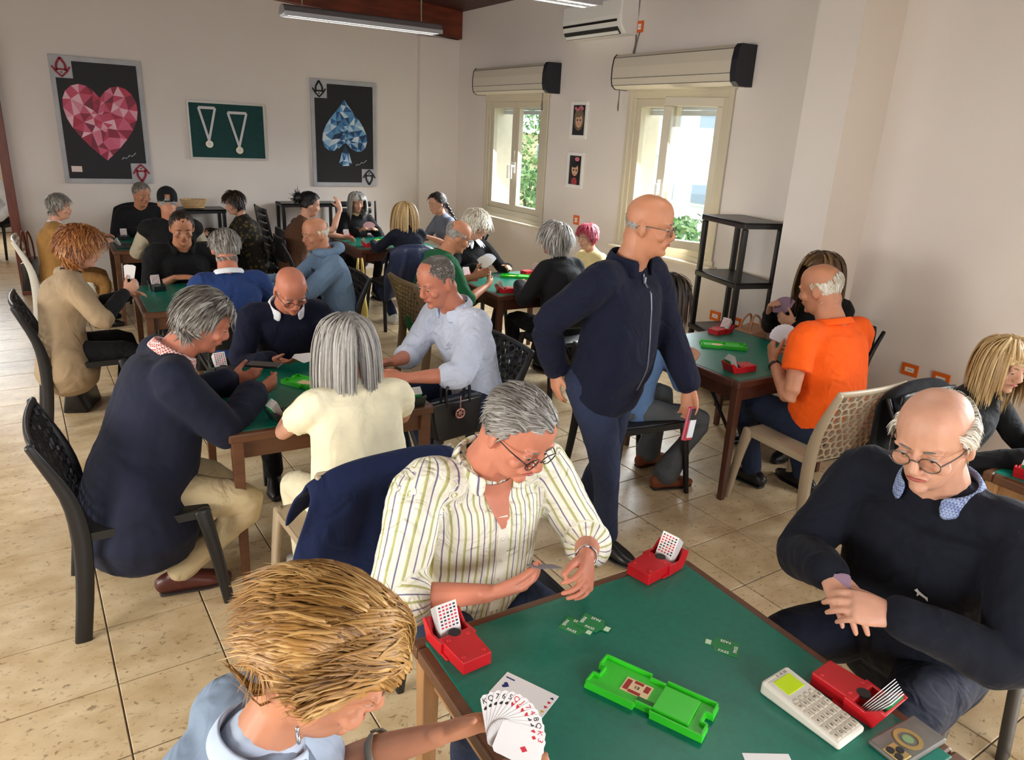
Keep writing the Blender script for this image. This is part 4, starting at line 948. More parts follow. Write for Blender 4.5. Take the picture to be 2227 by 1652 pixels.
    # ---- face parts
    for q in (-1, 1):
        e = MB().ell(hp(q*.0325, .0765, .004), (.0125*s, .0120*s, .0075*s), Rh, 12, 8).build('eye', eye_w, root, smooth=True)
        MB().ell(hp(q*.0325, .0872, -.0005), (.0050*s, .0022*s, .0042*s), Rh, 10, 6).build('iris', eye_d, e, smooth=True)
        if brow is not None: MB().loft([hp(q*.016, .0925, .022), hp(q*.034, .0915, .0275), hp(q*.053, .078, .022)], [(.0022*s, .002*s), (.0030*s, .0022*s), (.0018*s, .0015*s)], n=8).build('eyebrow', brow, root, smooth=True)
    MB().loft([hp(-.023, .092, -.0605), hp(-.01, .0995, -.0575), hp(0, .1005, -.059), hp(.01, .0995, -.0575), hp(.023, .092, -.0605)], [(.0015, .002), (.004*s, .0035*s), (.0042*s, .0035*s), (.004*s, .0035*s), (.0015, .002)], side=Rh@np.array([0, 0, 1]), n=8, k=2).build('lips', lip_m, root, smooth=True)
    # ---- garments
    def torso(m_, name, inf, hemz, slv, cuff, neck_top=.0, vox_=gvox, fold=.014, flare=0.0, wide=1.0):
        g = MB(); be = belly
        fwd = np.cross(up2, tw); fwd = np.cross(dr(l0, side), np.array([1, 0, 0]))
        fw_ = nrm(np.array([0, math.cos(R(l1)), -math.sin(R(l1))]))
        hip_w = (.172 if fe else .162); ch_w = (.150 if fe else .165)
        ptsT = [pel-np.array([0, -.01, hemz])*s, pel+fw_*be*.3*s, (pel+S1)/2+fw_*be*.8*s, S1+fw_*be*.9*s, S2+fw_*(be*.35+.006)*s, (S2+N_)/2+fw_*.002, N_-up2*.045*s, N_+up2*(.005+neck_top)*s]
        radT = [((hip_w+flare+inf)*s*b*wide, (.125+flare+inf+be*.3)*s), ((hip_w+flare*.6+inf)*s*b*wide, (.125+inf+be*.4)*s), ((.150+inf+be*.3)*s*b*wide, (.115+inf+be*.75)*s), ((.148+inf+be*.25)*s*b, (.112+inf+be*.7)*s), ((ch_w+inf)*s*b, (.120+inf+(.012 if fe else 0)+be*.2)*s), ((ch_w-.005+inf)*s*b, (.108+inf)*s), ((.125+inf*.8)*s*b, (.078+inf*.8)*s), ((.062+inf*.6)*s, (.062+inf*.6)*s)]
        g.loft(ptsT, radT, side=ctw*.5+tw*.5, n=28, k=3, part=0, pw=2.2)
        g.loft([shL, N_-up2*.035*s, shR], [.055*s+inf*.5, .068*s+inf*.5, .055*s+inf*.5], side=(0, 1, 0), n=14, k=3, part=0)
        ar = (.88 if fe else 1.0)*(1+.5*(b-1))*loose
        for sh, el, wr, pid in ((shR, elR, wrR, 1), (shL, elL, wrL, 2)):
            full = [sh+(N_-sh)*.35, sh, sh*.5+el*.5, el, el*.55+wr*.45, el*.04+wr*.96]; rr = [.055, .062, .058, .053, .049, cuff]
            if slv < .99:
                nb = 1+slv*4; k0 = int(nb); fr = nb-k0; pp = full[:k0+1]; rq = rr[:k0+1]
                if fr > .05 and k0+1 < len(full): pp = pp+[full[k0]*(1-fr)+full[k0+1]*fr]; rq = rq+[rr[k0]*(1-fr)+rr[k0+1]*fr]
                rq[-1] = rq[-1]*1.06
            else: pp, rq = full, rr
            g.loft(pp, [(q*s*ar+inf*.7) for q in rq], side=(0, .3, 1), n=16, k=3, part=pid, cap=True)
        o = g.build(name, m_, root, smooth=True); remesh(o, vox_, 5, fold); return o, g
    P.shirt = P.jacket = None
    if top is not None: P.shirt, P.shirt_src = torso(top, {'jumper': 'sweater', 'shirt': 'shirt', 'polo': 'polo_shirt', 'blouse': 'blouse', 'hoodie': 'hoodie', 'dress': 'dress'}.get(tm, 'shirt'), .012, hem, sleeve, .040, fold=.016 if tm != 'jumper' else .012)
    if jacket is not None: P.jacket, _ = torso(jacket['m'], jacket.get('name', 'jacket'), .026, jacket.get('hem', .12), jacket.get('sleeve', 1.0), .048, fold=jacket.get('fold', .014), flare=jacket.get('flare', .02), wide=jacket.get('wide', 1.0), neck_top=jacket.get('neck', -.02))
    if pants is not None and legs:
        g = MB(); lg = pants.get('r', 1.0)
        g.loft([pel-np.array([0, 0, .095 if sit else .10]), pel-np.array([0, 0, .02]), pel+dr(l0, side)*.09*s], [(.150*s*b, .105*s), (.170*s*b, .128*s), (.155*s*b, .118*s)], side=(1, 0, 0), n=24, k=3, pw=2.3)
        for hip, kn, an in ((hipR, kR, ankR), (hipL, kL, ankL)):
            mid = (kn+an)/2
            g.loft([hip+np.array([0, -.03, 0]), hip*.55+kn*.45, kn, kn*.55+an*.45, an+np.array([0, 0, .015])], [.088*s*lg*min(b, 1.15), .079*s*lg*min(b, 1.12), .064*s*lg, .056*s*lg, (.054+pants.get('flare', 0))*s*lg], side=(1, 0, 0), n=18, k=3)
        o = g.build(pants.get('name', 'trousers'), pants['m'], root, smooth=True); remesh(o, gvox, 4, .012)
    if shoe is not None and legs:
        for sgn, an, kn in ((1, ankR, kR), (-1, ankL, kL)):
            d = nrm(np.array([sgn*.12, 1, 0])) if sit else nrm(np.array([an[0]-hipR[0] if False else sgn*.08, 1, 0]))
            h0 = an+np.array([0, -.035, -.03])*s
            g = MB(); hz0 = max(an[2]-.085, 0)
            def sp(a, z): return np.array([an[0], an[1], hz0])+d*a*s+np.array([0, 0, z])
            g.loft([sp(-.075, .042), sp(-.05, .050), sp(0, .052), sp(.07, .042), sp(.13, .032), sp(.178, .026)], [(.028*s, .040), (.034*s, .048), (.036*s, .050), (.043*s, .040), (.044*s, .030), (.026*s, .020)], side=np.cross(d, (0, 0, 1)), n=14, k=3)
            g.loft([sp(0, .045), sp(-.008, .095)], [.040*s, .042*s], side=(1, 0, 0), n=12, k=1)
            if shoe.get('heel'): g.loft([sp(-.055, .0), sp(-.05, .05)], [.022, .03], n=10, k=1)
            o = g.build('shoe', shoe['m'], root, smooth=True); remesh(o, .008, 3)
            MB().loft([sp(-.078, .008), sp(0, .008), sp(.1, .008), sp(.18, .010)], [(.032*s, .009), (.038*s, .009), (.047*s, .009), (.026*s, .009)], side=np.cross(d, (0, 0, 1)), n=12, k=2).build('sole', shoe.get('sole', blk), o, smooth=True)
    if collar is not None:
        g = MB(); cz = N_+up2*.012*s; r0 = (nr+.016)*s; fwd = nrm(np.cross(up2, tw)); fwd = -fwd if fwd[1] < 0 else fwd
        A = np.linspace(R(28), R(332), 22); op = collar.get('open', .0)
        V = []; h = collar.get('h', .032)*s
        for k, a in enumerate(A):
            q = tw*math.sin(a)*r0*1.08+fwd*math.cos(a)*r0*1.04; front = abs(math.cos(a/2))
            base_ = cz+q-up2*(.012+.05*op*max(0, math.cos(a)))*s; top_ = cz+q*.98+up2*h*.75-fwd*.004; fold_ = cz+q*1.26+up2*(-.012-.030*max(0, math.cos(a)))*s
            V += [base_, top_, top_+q*.09, fold_, fold_-q*.05-up2*.003]
        F = []
        for k in range(len(A)-1):
            for j in range(5): F.append((k*5+j, (k+1)*5+j, (k+1)*5+(j+1) % 5, k*5+(j+1) % 5))
        F += [(0, 1, 2, 3, 4), tuple((len(A)-1)*5+j for j in (4, 3, 2, 1, 0))]
        g.add(V, F); o = g.build('collar', collar['m'], root, smooth=True); o.data.attributes.new('sraw', 'FLOAT', 'POINT').data.foreach_set('value', [.012*(i//5)+.004*(i % 5) for i in range(len(V))])
        sb = o.modifiers.new('sub', 'SUBSURF'); sb.levels = 1; sb.render_levels = 1
    if hair is not None: hair_build(root, hc, Rh, s, hair, hairm)
    if glasses is not None:
        g = MB()
        for q in (-1, 1):
            a = np.linspace(0, 2*math.pi, 15); g.tube([hp(q*.034+.024*math.cos(t), .106-.004*abs(math.cos(t)), -.002+.019*math.sin(t)) for t in a], .0016*s, 6, 1)
            g.tube([hp(q*.058, .102, .004), hp(q*.077, .05, .006), hp(q*.083, -.02, .002), hp(q*.081, -.035, -.012)], .0017*s, 6, 2)
        g.tube([hp(-.010, .108, .002), hp(0, .111, .006), hp(.010, .108, .002)], .0016*s, 6, 2); g.build('glasses', glasses, root, smooth=True)
    if beard is not None:
        hair_build(root, hc, Rh, s, dict(n=260, seg=3, len=.016, w=.004, thick=.002, lift=.2, grav=.3, front=2, side_z=2, back_z=2, **beard['st']), beard['m'], 'beard')
    P.pts = dict(pel=pel, S1=S1, S2=S2, N=N_, HB=HB, hc=hc, top=hp(0, -.01, .121), shR=shR, shL=shL, elR=elR, elL=elL, wrR=wrR, wrL=wrL, kR=kR, kL=kL, ankR=ankR, ankL=ankL)
    P.hp = hp; P.tw = tw; P.up2 = up2; P.dr = dr; P.world = lambda q: np.array([q[0]*cf-q[1]*sf+pos[0], q[0]*sf+q[1]*cf+pos[1], q[2]])
    P.worldd = lambda q: np.array([q[0]*cf-q[1]*sf, q[0]*sf+q[1]*cf, q[2]])
    PEOPLE.append((label, P)); return P
PEOPLE = []
def hairmat(name, dark, mid, light): return attr_mat('hair '+name, 'tint', [(0.0, srgb(*dark)), (0.5, srgb(*mid)), (1.0, srgb(*light))], 0.42, noise=0.25, nscale=60, spec=0.45)
HM = dict(gold=hairmat('golden', (84, 54, 22), (168, 122, 62), (226, 186, 120)), grey=hairmat('grey', (70, 64, 58), (136, 130, 122), (196, 192, 186)), silver=hairmat('silver', (100, 96, 92), (160, 156, 150), (214, 212, 206)), white=hairmat('white', (170, 158, 130), (222, 214, 196), (246, 244, 238)),
          pepper=hairmat('pepper', (46, 42, 38), (112, 106, 98), (188, 184, 176)), red=hairmat('auburn', (74, 34, 14), (142, 82, 38), (206, 150, 84)), dark=hairmat('dark', (16, 12, 10), (44, 34, 28), (92, 76, 60)), black=hairmat('black', (8, 7, 8), (24, 20, 20), (58, 50, 48)), blonde=hairmat('blonde', (120, 90, 50), (190, 156, 104), (232, 208, 160)), pink=hairmat('pink red', (92, 20, 36), (168, 48, 70), (214, 104, 120)), brown=hairmat('brown', (50, 34, 20), (98, 72, 46), (150, 120, 84)))
bw = {k: mat('brow '+k, srgb(*c), 0.7) for k, c in dict(gold=(120, 86, 50), grey=(110, 104, 98), dark=(36, 28, 24), white=(190, 186, 178)).items()}
# hair styles
def st(**k): return k
SHORT = st(n=900, seg=5, len=.045, w=.0040, thick=.012, lift=.18, grav=.06, comb=(0.5, -.9, .1), front=.66, side_z=-.05)
SHORTN = st(n=700, seg=4, len=.024, w=.0035, thick=.006, lift=.2, grav=.05, comb=(0, .2, -.8), front=.70, side_z=-.05)
FRINGE = st(cap=False, n=1500, seg=4, len=.026, w=.0026, thick=.003, lift=.16, grav=.12, comb=(0, -.7, -.6), front=.6, side_z=-.05, bald=(.42, -.75))
BOB = st(n=1000, seg=9, len=.23, w=.0055, thick=.016, lift=.02, grav=.42, crown=(0, -.1, 1), front=.62, side_z=-.1, part=.25, rnd=.03, clump=.12)
CURLY = st(n=1000, seg=8, len=.10, w=.0050, thick=.022, lift=.35, grav=.08, curl=.55, freq=1.7, front=.62, side_z=-.25, back_z=-.6, stick=.5, rnd=.15)
# ------------------------------------------------------------------ who sits where
FB = dict(navy=fabric('navy knit', srgb(18, 22, 38)), navy2=fabric('deep navy knit', srgb(13, 18, 40)), navysw=fabric('navy sweatshirt', srgb(14, 18, 30), fold=.5), blazer=fabric('navy blazer wool', srgb(27, 31, 50), fold=.35, bscale=6), cream=fabric('cream jersey', srgb(244, 236, 204), fold=.35), khaki=fabric('khaki cotton', srgb(206, 188, 150)), ltblue=fabric('light blue poplin', srgb(204, 212, 230), fold=.8, bscale=12), jeans=fabric('dark denim', srgb(34, 44, 66)), slate=fabric('slate trousers', srgb(38, 46, 70)),
          orange=fabric('orange pique', srgb(255, 96, 18), fold=.5), black=fabric('black cloth', srgb(18, 18, 20)), blackj=fabric('black jacket cloth', srgb(22, 22, 25), fold=.4, bscale=6), denim=fabric('blue denim shirt', srgb(96, 128, 172)), greyj=fabric('grey denim', srgb(88, 92, 96)), green=fabric('green knit', srgb(24, 92, 56)), dkgrey=fabric('dark grey cloth', srgb(48, 46, 46)), peach=fabric('pale yellow cloth', srgb(222, 204, 150)), brownf=fabric('brown sheer blouse', srgb(88, 60, 42)), greyblue=fabric('grey blue jersey', srgb(118, 124, 140)), hood=fabric('blue grey fleece', srgb(104, 128, 154), fold=.6), beige=fabric('beige suede', srgb(164, 142, 112), fold=.7, bscale=6), blue=fabric('royal blue knit', srgb(38, 62, 116)), tan=fabric('tan cloth', srgb(172, 128, 70)), tanp=fabric('tan trousers', srgb(160, 118, 66)), sand=fabric('sand shirt', srgb(176, 166, 144)), white=fabric('white cotton', srgb(232, 236, 242)), paleblue=fabric('pale blue cotton', srgb(190, 206, 228)), vest=fabric('grey blue denim vest', srgb(128, 146, 168)), olive=fabric('olive cardigan', srgb(44, 52, 44)))
def leopard():
    m = bpy.data.materials.new('leopard knit'); m.use_nodes = True; N = m.node_tree.nodes; L = m.node_tree.links; b = N['Principled BSDF']
    tc = N.new('ShaderNodeTexCoord'); v = N.new('ShaderNodeTexVoronoi'); v.inputs['Scale'].default_value = 22; L.new(tc.outputs['Object'], v.inputs['Vector'])
    r = N.new('ShaderNodeValToRGB'); e = r.color_ramp.elements; e[0].position = .25; e[0].color = (*srgb(92, 78, 36), 1); e[1].position = .42; e[1].color = (*srgb(26, 22, 16), 1); L.new(v.outputs['Distance'], r.inputs[0]); L.new(r.outputs[0], b.inputs['Base Color']); b.inputs['Roughness'].default_value = .9
    return m
FB['leopard'] = leopard()
def checked(name, a, b_, c_, sc):
    m = bpy.data.materials.new(name); m.use_nodes = True; N = m.node_tree.nodes; L = m.node_tree.links; b = N['Principled BSDF']
    tc = N.new('ShaderNodeTexCoord'); mp = N.new('ShaderNodeMapping'); mp.inputs['Rotation'].default_value = (.5, .4, .3); L.new(tc.outputs['Object'], mp.inputs[0])
    ck = N.new('ShaderNodeTexChecker'); ck.inputs['Scale'].default_value = sc; ck.inputs[1].default_value = (*a, 1); ck.inputs[2].default_value = (*b_, 1); L.new(mp.outputs[0], ck.inputs[0]); L.new(ck.outputs[0], b.inputs['Base Color']); b.inputs['Roughness'].default_value = .9
    return m
check_m = checked('red checked shirt', srgb(236, 226, 224), srgb(196, 96, 84), None, 130); dots_m = checked('blue dotted shirt', srgb(92, 108, 150), srgb(150, 164, 196), None, 160)
white_c = FB['white']; jeansP = dict(m=FB['jeans']); blackP = dict(m=FB['black']); navyP = dict(m=FB['slate'])
sh_blk = dict(m=mat('black leather', srgb(20, 19, 20), .35)); sh_brn = dict(m=mat('brown leather', srgb(86, 42, 34), .35), sole=mat('dark sole', srgb(40, 28, 24), .6)); sh_wht = dict(m=mat('white trainer', srgb(226, 224, 218), .5), sole=mat('white sole', srgb(214, 210, 200), .6)); sh_boot = dict(m=mat('tan suede boot', srgb(128, 66, 36), .6), heel=True, sole=mat('dark sole', srgb(40, 28, 24), .6))
gl_blk = mat('black glasses', srgb(20, 20, 22), .3); gl_gr = mat('thin metal glasses', srgb(110, 104, 100), .3, .8)
V_ = dict(vox=.010, gvox=.015)   # far people
M_ = dict(vox=.0075, gvox=.011)  # middle
N__ = dict(vox=.0043, gvox=.008)  # near

# --- foreground table
stripe_m = attr_mat('striped shirt cloth', 'su', [(0.0, srgb(166, 164, 104)), (0.14, srgb(190, 188, 130)), (0.19, srgb(238, 234, 216)), (0.52, srgb(238, 234, 216)), (0.56, srgb(112, 104, 132)), (0.61, srgb(112, 104, 132)), (0.65, srgb(238, 234, 216)), (1.0, srgb(232, 228, 206))], .8, spec=.25)
p1 = person('person with short golden layered hair fanning out playing cards in the foreground', (0.05, 0.97), -90, H=1.7, sex='f', lean=8, hunch=12, head=(-22, 30, 6), neck=18,
            L_=(.50, .99, .85), R_=(.60, .80, .80), Lf=(.80, -.35, .25), Ln=(.35, -.9, -.1), Lc=.35, Lt=(.9, .1), Rf=(.35, .8, .35), Rn=(.3, .3, -.8), Rc=.75, Rt=(.5, .4), Lp=(-.6, -.3, -1),
            skin='tan', top=FB['paleblue'], tm='blouse', sleeve=.42, jacket=dict(m=FB['vest'], sleeve=.06, name='vest', hem=.1, neck=-.045), pants=jeansP, shoe=sh_blk, collar=dict(m=FB['paleblue'], open=.6), brow=bw['gold'],
            hair=st(tuck=True, thickf=lambda D: np.clip(.50+D[..., 2]*.9, .16, 1)*(1-.6*D[..., 0]**2), n=6200, seg=9, len=.080, w=.0023, thick=.020, lift=.16, grav=.04, curl=.17, freq=1.1, crown=(.0, -.1, 1.0), comb=(.10, -1.2, .22), cw=.12, front=.56, side_z=.20, back_z=-.80, rnd=.06, clump=.34, stick=.72, seed=4, lenf=lambda D: np.where((D[..., 2] < .40) & (D[..., 1] > -.40), .18, np.clip(1.0+.35*D[..., 2], .55, 1.25)), vol=lambda D: .003+.034*(1-.8*D[..., 0]**2)*np.clip(D[..., 2]+.25, 0, 1)*np.clip(.75-D[..., 1]*.35, 0, 1)+.007*np.sin(D[..., 0]*8+D[..., 1]*6)*np.clip(D[..., 2]+.3, 0, 1)), hairm=HM['gold'], **N__)
p2 = person('person in a striped shirt looking down at a few cards across the foreground table', (0.99, 1.84), 180, H=1.8, build=1.12, belly=.05, lean=10, hunch=14, head=(14, 30, -3), neck=22,
            R_=(.86, 1.43, .775), L_=(1.16, 1.40, .815), Rf=(.95, -.30, .10), Rn=(.1, .55, .8), Rc=.55, Rt=(.3, .25), Lf=(-.55, -.75, -.10), Ln=(-.75, .35, -.4), Lc=.62, Lt=(.45, .35), Rp=(.9, -.1, -.8), Lp=(-.8, -.5, -.8),
            skin='red', top=stripe_m, tm='shirt', sleeve=.62, pants=jeansP, shoe=sh_blk, collar=dict(m=stripe_m, open=1.0, h=.03), brow=bw['grey'], glasses=gl_blk,
            hair=st(n=2400, seg=5, len=.042, w=.0026, thick=.009, lift=.30, grav=.02, comb=(.35, -.9, .2), front=.72, side_z=-.12, back_z=-.55, rnd=.12, stick=.6), hairm=HM['grey'], loose=1.12, **N__)
p3 = person('person with thinning white hair in a navy sweatshirt across from the golden-haired woman', (2.14, 0.94), 92, H=1.9, build=1.16, belly=.06, lean=7, hunch=10, head=(8, 20, 3), neck=20,
            R_=(1.67, .985, .86), L_=(1.69, .80, .835), Rf=(-.35, -.90, -.28), Rn=(.1, -.45, -.85), Rc=.4, Rt=(.35, .2), Lf=(-.70, .62, .10), Ln=(.45, .35, -.75), Lc=.5, Lt=(.4, .2), Rp=(.9, -.5, -.7), Lp=(-.95, -.4, -.7),
            skin='pale', top=FB['navysw'], sleeve=1.0, pants=dict(m=FB['navy']), shoe=sh_blk, collar=dict(m=dots_m, open=.0, h=.026), glasses=gl_gr, brow=bw['grey'],
            hair=st(cap=False, n=3200, seg=5, len=.040, w=.0018, thick=.007, lift=.22, grav=.12, comb=(0, -.7, -.6), front=.6, side_z=-.14, bald=(.56, -.72), rnd=.15), hairm=HM['white'], **N__)
# --- second table
p4 = person('person in a navy blazer and khaki trousers bent over a phone', (0.12, 3.14), -88, side=-4, H=1.82, build=1.15, belly=.06, lean=15, hunch=18, head=(-4, 30, 0), neck=22,
            R_=(.645, 3.20, .785), L_=(.58, 3.40, .785), Rf=(.9, .3, .05), Rn=(-.2, .6, .6), Rc=.8, Rt=(.4, .3), Lf=(.95, .1, .1), Ln=(0, -.3, .9), Lc=.35, Lt=(.6, .2), Rp=(.9, -.35, -.9), Lp=(-.7, -.4, -.9), feet=((.13, -.04), (.04, .05)), knees=.16,
            skin='red', top=FB['white'], sleeve=.98, jacket=dict(m=FB['blazer'], name='blazer', hem=.17, flare=.07, wide=1.16, fold=.012, neck=-.035), pants=dict(m=FB['khaki']), shoe=sh_brn, collar=dict(m=check_m, open=.2, h=.04), brow=bw['grey'],
            hair=st(n=1500, seg=7, len=.075, w=.0036, thick=.014, lift=.22, grav=.08, curl=.10, comb=(.3, -.75, -.3), front=.66, side_z=-.2, back_z=-.6, rnd=.10), hairm=HM['pepper'], **M_)
p5 = person('person with a long grey bob in a cream top seen from behind', (.92, 2.52), 3, H=1.60, sex='f', build=1.22, belly=.05, lean=9, hunch=8, head=(4, 12, 0), neck=10,
            R_=(1.06, 2.98, .78), L_=(.78, 3.0, .78), Rc=.5, Lc=.5, Rp=(.9, -.2, -.9), Lp=(-.9, -.2, -.9), skin='pale', top=FB['cream'], tm='blouse', sleeve=.27, pants=dict(m=FB['cream']), shoe=sh_wht, hem=.10,
            hair=st(n=2600, seg=11, len=.30, w=.0042, thick=.020, lift=.02, grav=.40, crown=(.05, .0, 1), front=.60, side_z=-.1, part=.3, partx=.02, rnd=.03, clump=.10, curl=.03), hairm=HM['silver'], **M_)
p6 = person('person with a shiny bald head in a navy sweater over a white collar', (1.02, 4.14), 176, H=1.72, build=1.06, lean=12, hunch=18, head=(6, 36, 4), neck=26,
            R_=(.86, 3.72, .77), L_=(1.17, 3.68, .77), Rf=(.65, -.7, -.05), Rn=(.3, .1, .9), Rc=.35, Lf=(-.4, -.8, 0), Ln=(-.3, .1, .9), Lc=.4, skin='red', top=FB['navy2'], pants=blackP, shoe=sh_blk, collar=dict(m=white_c, open=.3, h=.03), glasses=gl_blk, brow=bw['grey'],
            hair=st(cap=False, n=900, seg=3, len=.008, w=.002, thick=.001, lift=.5, grav=.05, comb=(0, -.6, -.6), front=.4, side_z=-.05, bald=(.25, -.8)), hairm=HM['silver'], **M_)
p7 = person('person in a light blue shirt with rolled sleeves and cropped grey hair', (1.93, 3.45), 95, H=1.84, build=1.04, lean=12, hunch=12, head=(6, 22, 0), neck=20,
            R_=(1.40, 3.40, .785), L_=(1.36, 3.13, .785), Rf=(-.9, .0, 0), Rn=(0, -.6, -.6), Lf=(-.9, .35, 0), Ln=(.1, .5, -.7), Lp=(-.9, -.1, -.9), Rp=(.8, -.3, -.9), skin='red', top=FB['ltblue'], tm='shirt', sleeve=.62, pants=jeansP, shoe=sh_blk, collar=dict(m=FB['ltblue'], open=.7, h=.034), brow=bw['grey'], loose=1.1,
            hair=st(n=1400, seg=3, len=.010, w=.0024, thick=.003, lift=.3, grav=.03, comb=(0, -.6, -.3), front=.74, side_z=-.1), hairm=HM['pepper'], **M_)
# --- walking man
p8 = person('person walking past in a zipped navy cardigan holding a red phone case', (2.03, 2.44), 196, H=1.75, build=1.08, belly=.045, sit=False, lean=4, hunch=8, head=(22, 8, 0), neck=14, pelz=.93,
            R_=(1.82, 2.54, .95), L_=(2.28, 2.16, .93), Rf=(.05, -.1, -1), Rn=(.8, -.1, 0), Rc=.35, Lf=(-.1, -.25, -1), Ln=(-.7, -.3, 0), Lc=.6, Lt=(.4, .4), Rp=(.9, -.8, -.2), Lp=(-.8, -.8, 0), stand_feet=((2.10, 2.40, .085), (2.18, 2.70, .10)),
            skin='tan', top=FB['navy2'], tm='jumper', hem=.07, pants=dict(m=FB['slate'], r=1.05), shoe=sh_blk, collar=dict(m=FB['navy2'], open=.2, h=.05), glasses=gl_gr, brow=bw['grey'], loose=1.12,
            hair=st(cap=False, n=1400, seg=3, len=.012, w=.0022, thick=.002, lift=.4, grav=.08, comb=(0, -.6, -.6), front=.42, side_z=-.1, bald=(.12, -.95)), hairm=HM['silver'], **M_)
# --- table by the pilaster
p9 = person('person in an orange polo shirt seen from behind with bare forearms', (3.46, 2.22), -3, H=1.88, build=1.14, belly=.04, lean=6, hunch=12, head=(14, 16, 0), neck=18,
            L_=(3.26, 2.50, .82), R_=(3.62, 2.62, .79), Lf=(.15, .45, .85), Ln=(.6, -.3, .1), Lc=.7, Rc=.5, Lp=(-.5, -.7, -1), skin='tan', top=FB['orange'], tm='polo', sleeve=.27, hem=.035, pants=jeansP, shoe=sh_blk, collar=dict(m=FB['orange'], open=.2, h=.028), brow=bw['white'],
            hair=dict(FRINGE, n=1800, w=.0024), hairm=HM['white'], feet=((.22, .0), (.40, .06)), **M_)
p10 = person('person with long brown hair holding a fan of cards behind the orange shirt', (4.3, 2.94), 92, H=1.76, sex='f', lean=6, hunch=6, head=(4, 10, 0), R_=(3.99, 3.16, .88), L_=(4.04, 2.98, .84), Rf=(-.3, -.3, .9), Rn=(.1, -.9, 0), Rc=.9, Lf=(-.5, .6, .3), Ln=(.8, .2, .1), Lc=.6,
             skin='pale', top=FB['black'], pants=blackP, shoe=sh_blk, glasses=gl_blk, brow=bw['dark'], hair=dict(BOB, n=900, len=.30, thick=.014), hairm=HM['brown'], **M_)
p11 = person('person in a blue denim shirt and heeled tan boots mostly hidden by the walking man', (2.66, 2.98), -97, H=1.64, sex='f', lean=10, hunch=10, head=(0, 12, 0), R_=(3.02, 2.86, .77), L_=(3.04, 3.1, .77), skin='pale', top=FB['denim'], tm='shirt', sleeve=.5, pants=dict(m=FB['greyj'], flare=.03), shoe=sh_boot, feet=((.22, 0), (.30, 0)), collar=dict(m=FB['denim']), brow=bw['dark'], hair=dict(BOB, n=500), hairm=HM['dark'], **M_)
# --- table of the curly white-haired woman
p13 = person('person with glasses and a balding crown in a green sweater, holding out cards', (2.4, 5.2), -92, H=1.76, lean=11, hunch=16, head=(-6, 26, 0), neck=20, R_=(2.84, 4.98, .775), L_=(2.86, 5.25, .80), Rc=.8, Rf=(.8, .5, .25), Rn=(-.3, .6, .3), Lf=(.8, -.2, .3), Ln=(.1, -.8, .3), skin='tan', top=FB['green'], sleeve=.55, pants=dict(m=FB['dkgrey']), shoe=sh_blk, glasses=gl_blk, hair=dict(FRINGE, n=1300), hairm=HM['silver'], brow=bw['grey'], **V_)
p14 = person('person with curly white hair and a white lace collar over black', (3.22, 6.06), 178, H=1.62, sex='f', lean=8, hunch=8, head=(28, 14, 0), R_=(3.12, 5.66, .80), L_=(3.42, 5.60, .79), Rf=(.5, -.5, .4), skin='pale', top=FB['black'], pants=dict(m=FB['dkgrey']), shoe=sh_blk, glasses=gl_gr, hair=dict(CURLY, n=1700, seg=9, w=.0045, curl=.8, freq=2.0, grav=.03, vol=lambda D: .018+.012*np.sin(D[..., 0]*7)*np.cos(D[..., 2]*6)), hairm=HM['white'], brow=bw['white'], **V_)
p15 = person('person with wavy grey hair in a black jacket seen from behind', (3.32, 4.6), 4, H=1.7, sex='f', lean=4, hunch=6, head=(40, 8, 0), R_=(3.42, 4.92, .78), L_=(3.12, 4.92, .78), skin='brown', top=FB['black'], jacket=dict(m=FB['blackj'], hem=.22, flare=.04), pants=blackP, shoe=sh_blk, hair=dict(CURLY, n=1100, curl=.3, thick=.022, len=.12, grav=.14), hairm=HM['silver'], brow=bw['grey'], **V_)
p16 = person('person with short pink-red hair near the window', (4.2, 5.26), 92, H=1.56, sex='f', lean=10, hunch=10, head=(10, 12, 0), R_=(3.80, 5.4, .78), L_=(3.80, 5.15, .78), skin='pale', top=FB['peach'], sleeve=.5, pants=blackP, shoe=sh_blk, hair=dict(CURLY, n=800, len=.06, thick=.014, curl=.35, back_z=-.45), hairm=HM['pink'], brow=bw['dark'], **V_)
# --- table below the spade painting
p17 = person('person with a dark messy bun raising a hand to the forehead', (2, 7.58), -88, H=1.68, sex='f', lean=12, hunch=8, head=(-4, 12, 0), R_=(2.46, 7.36, 1.12), L_=(2.62, 7.75, .78), Rf=(-.15, .35, .9), Rn=(-.5, .8, 0), Rc=.3, Rp=(.9, .4, -.5), skin='pale', top=FB['brownf'], tm='blouse', sleeve=.35, pants=blackP, shoe=sh_blk, hair=dict(SHORT, n=700, len=.05, thick=.016, front=.66, back_z=-.5, comb=(0, -1, .1)), hairm=HM['black'], brow=bw['dark'], **V_)
p18 = person('person with straight grey hair and dark jacket below the spade painting', (2.95, 8.4), 180, H=1.56, sex='f', lean=8, hunch=8, head=(0, 14, 0), R_=(2.90, 8.08, .79), L_=(3.12, 8.06, .80), Rf=(.4, -.6, .4), skin='pale', top=FB['peach'], jacket=dict(m=FB['blackj'], hem=.1, neck=-.05), pants=blackP, shoe=sh_blk, hair=dict(BOB, n=800, len=.2, thick=.012, part=.4), hairm=HM['silver'], brow=bw['grey'], **V_)
p19 = person('person with long straight blonde hair in a navy top seen from behind', (3, 6.82), 0, H=1.58, sex='f', lean=8, hunch=6, head=(4, 10, 0), R_=(3.05, 7.28, .78), L_=(2.78, 7.30, .78), skin='pale', top=FB['navy'], pants=jeansP, shoe=sh_wht, feet=((.06, 0), (.12, 0)), hair=dict(BOB, n=1000, len=.33, thick=.012), hairm=HM['blonde'], brow=bw['gold'], **V_)
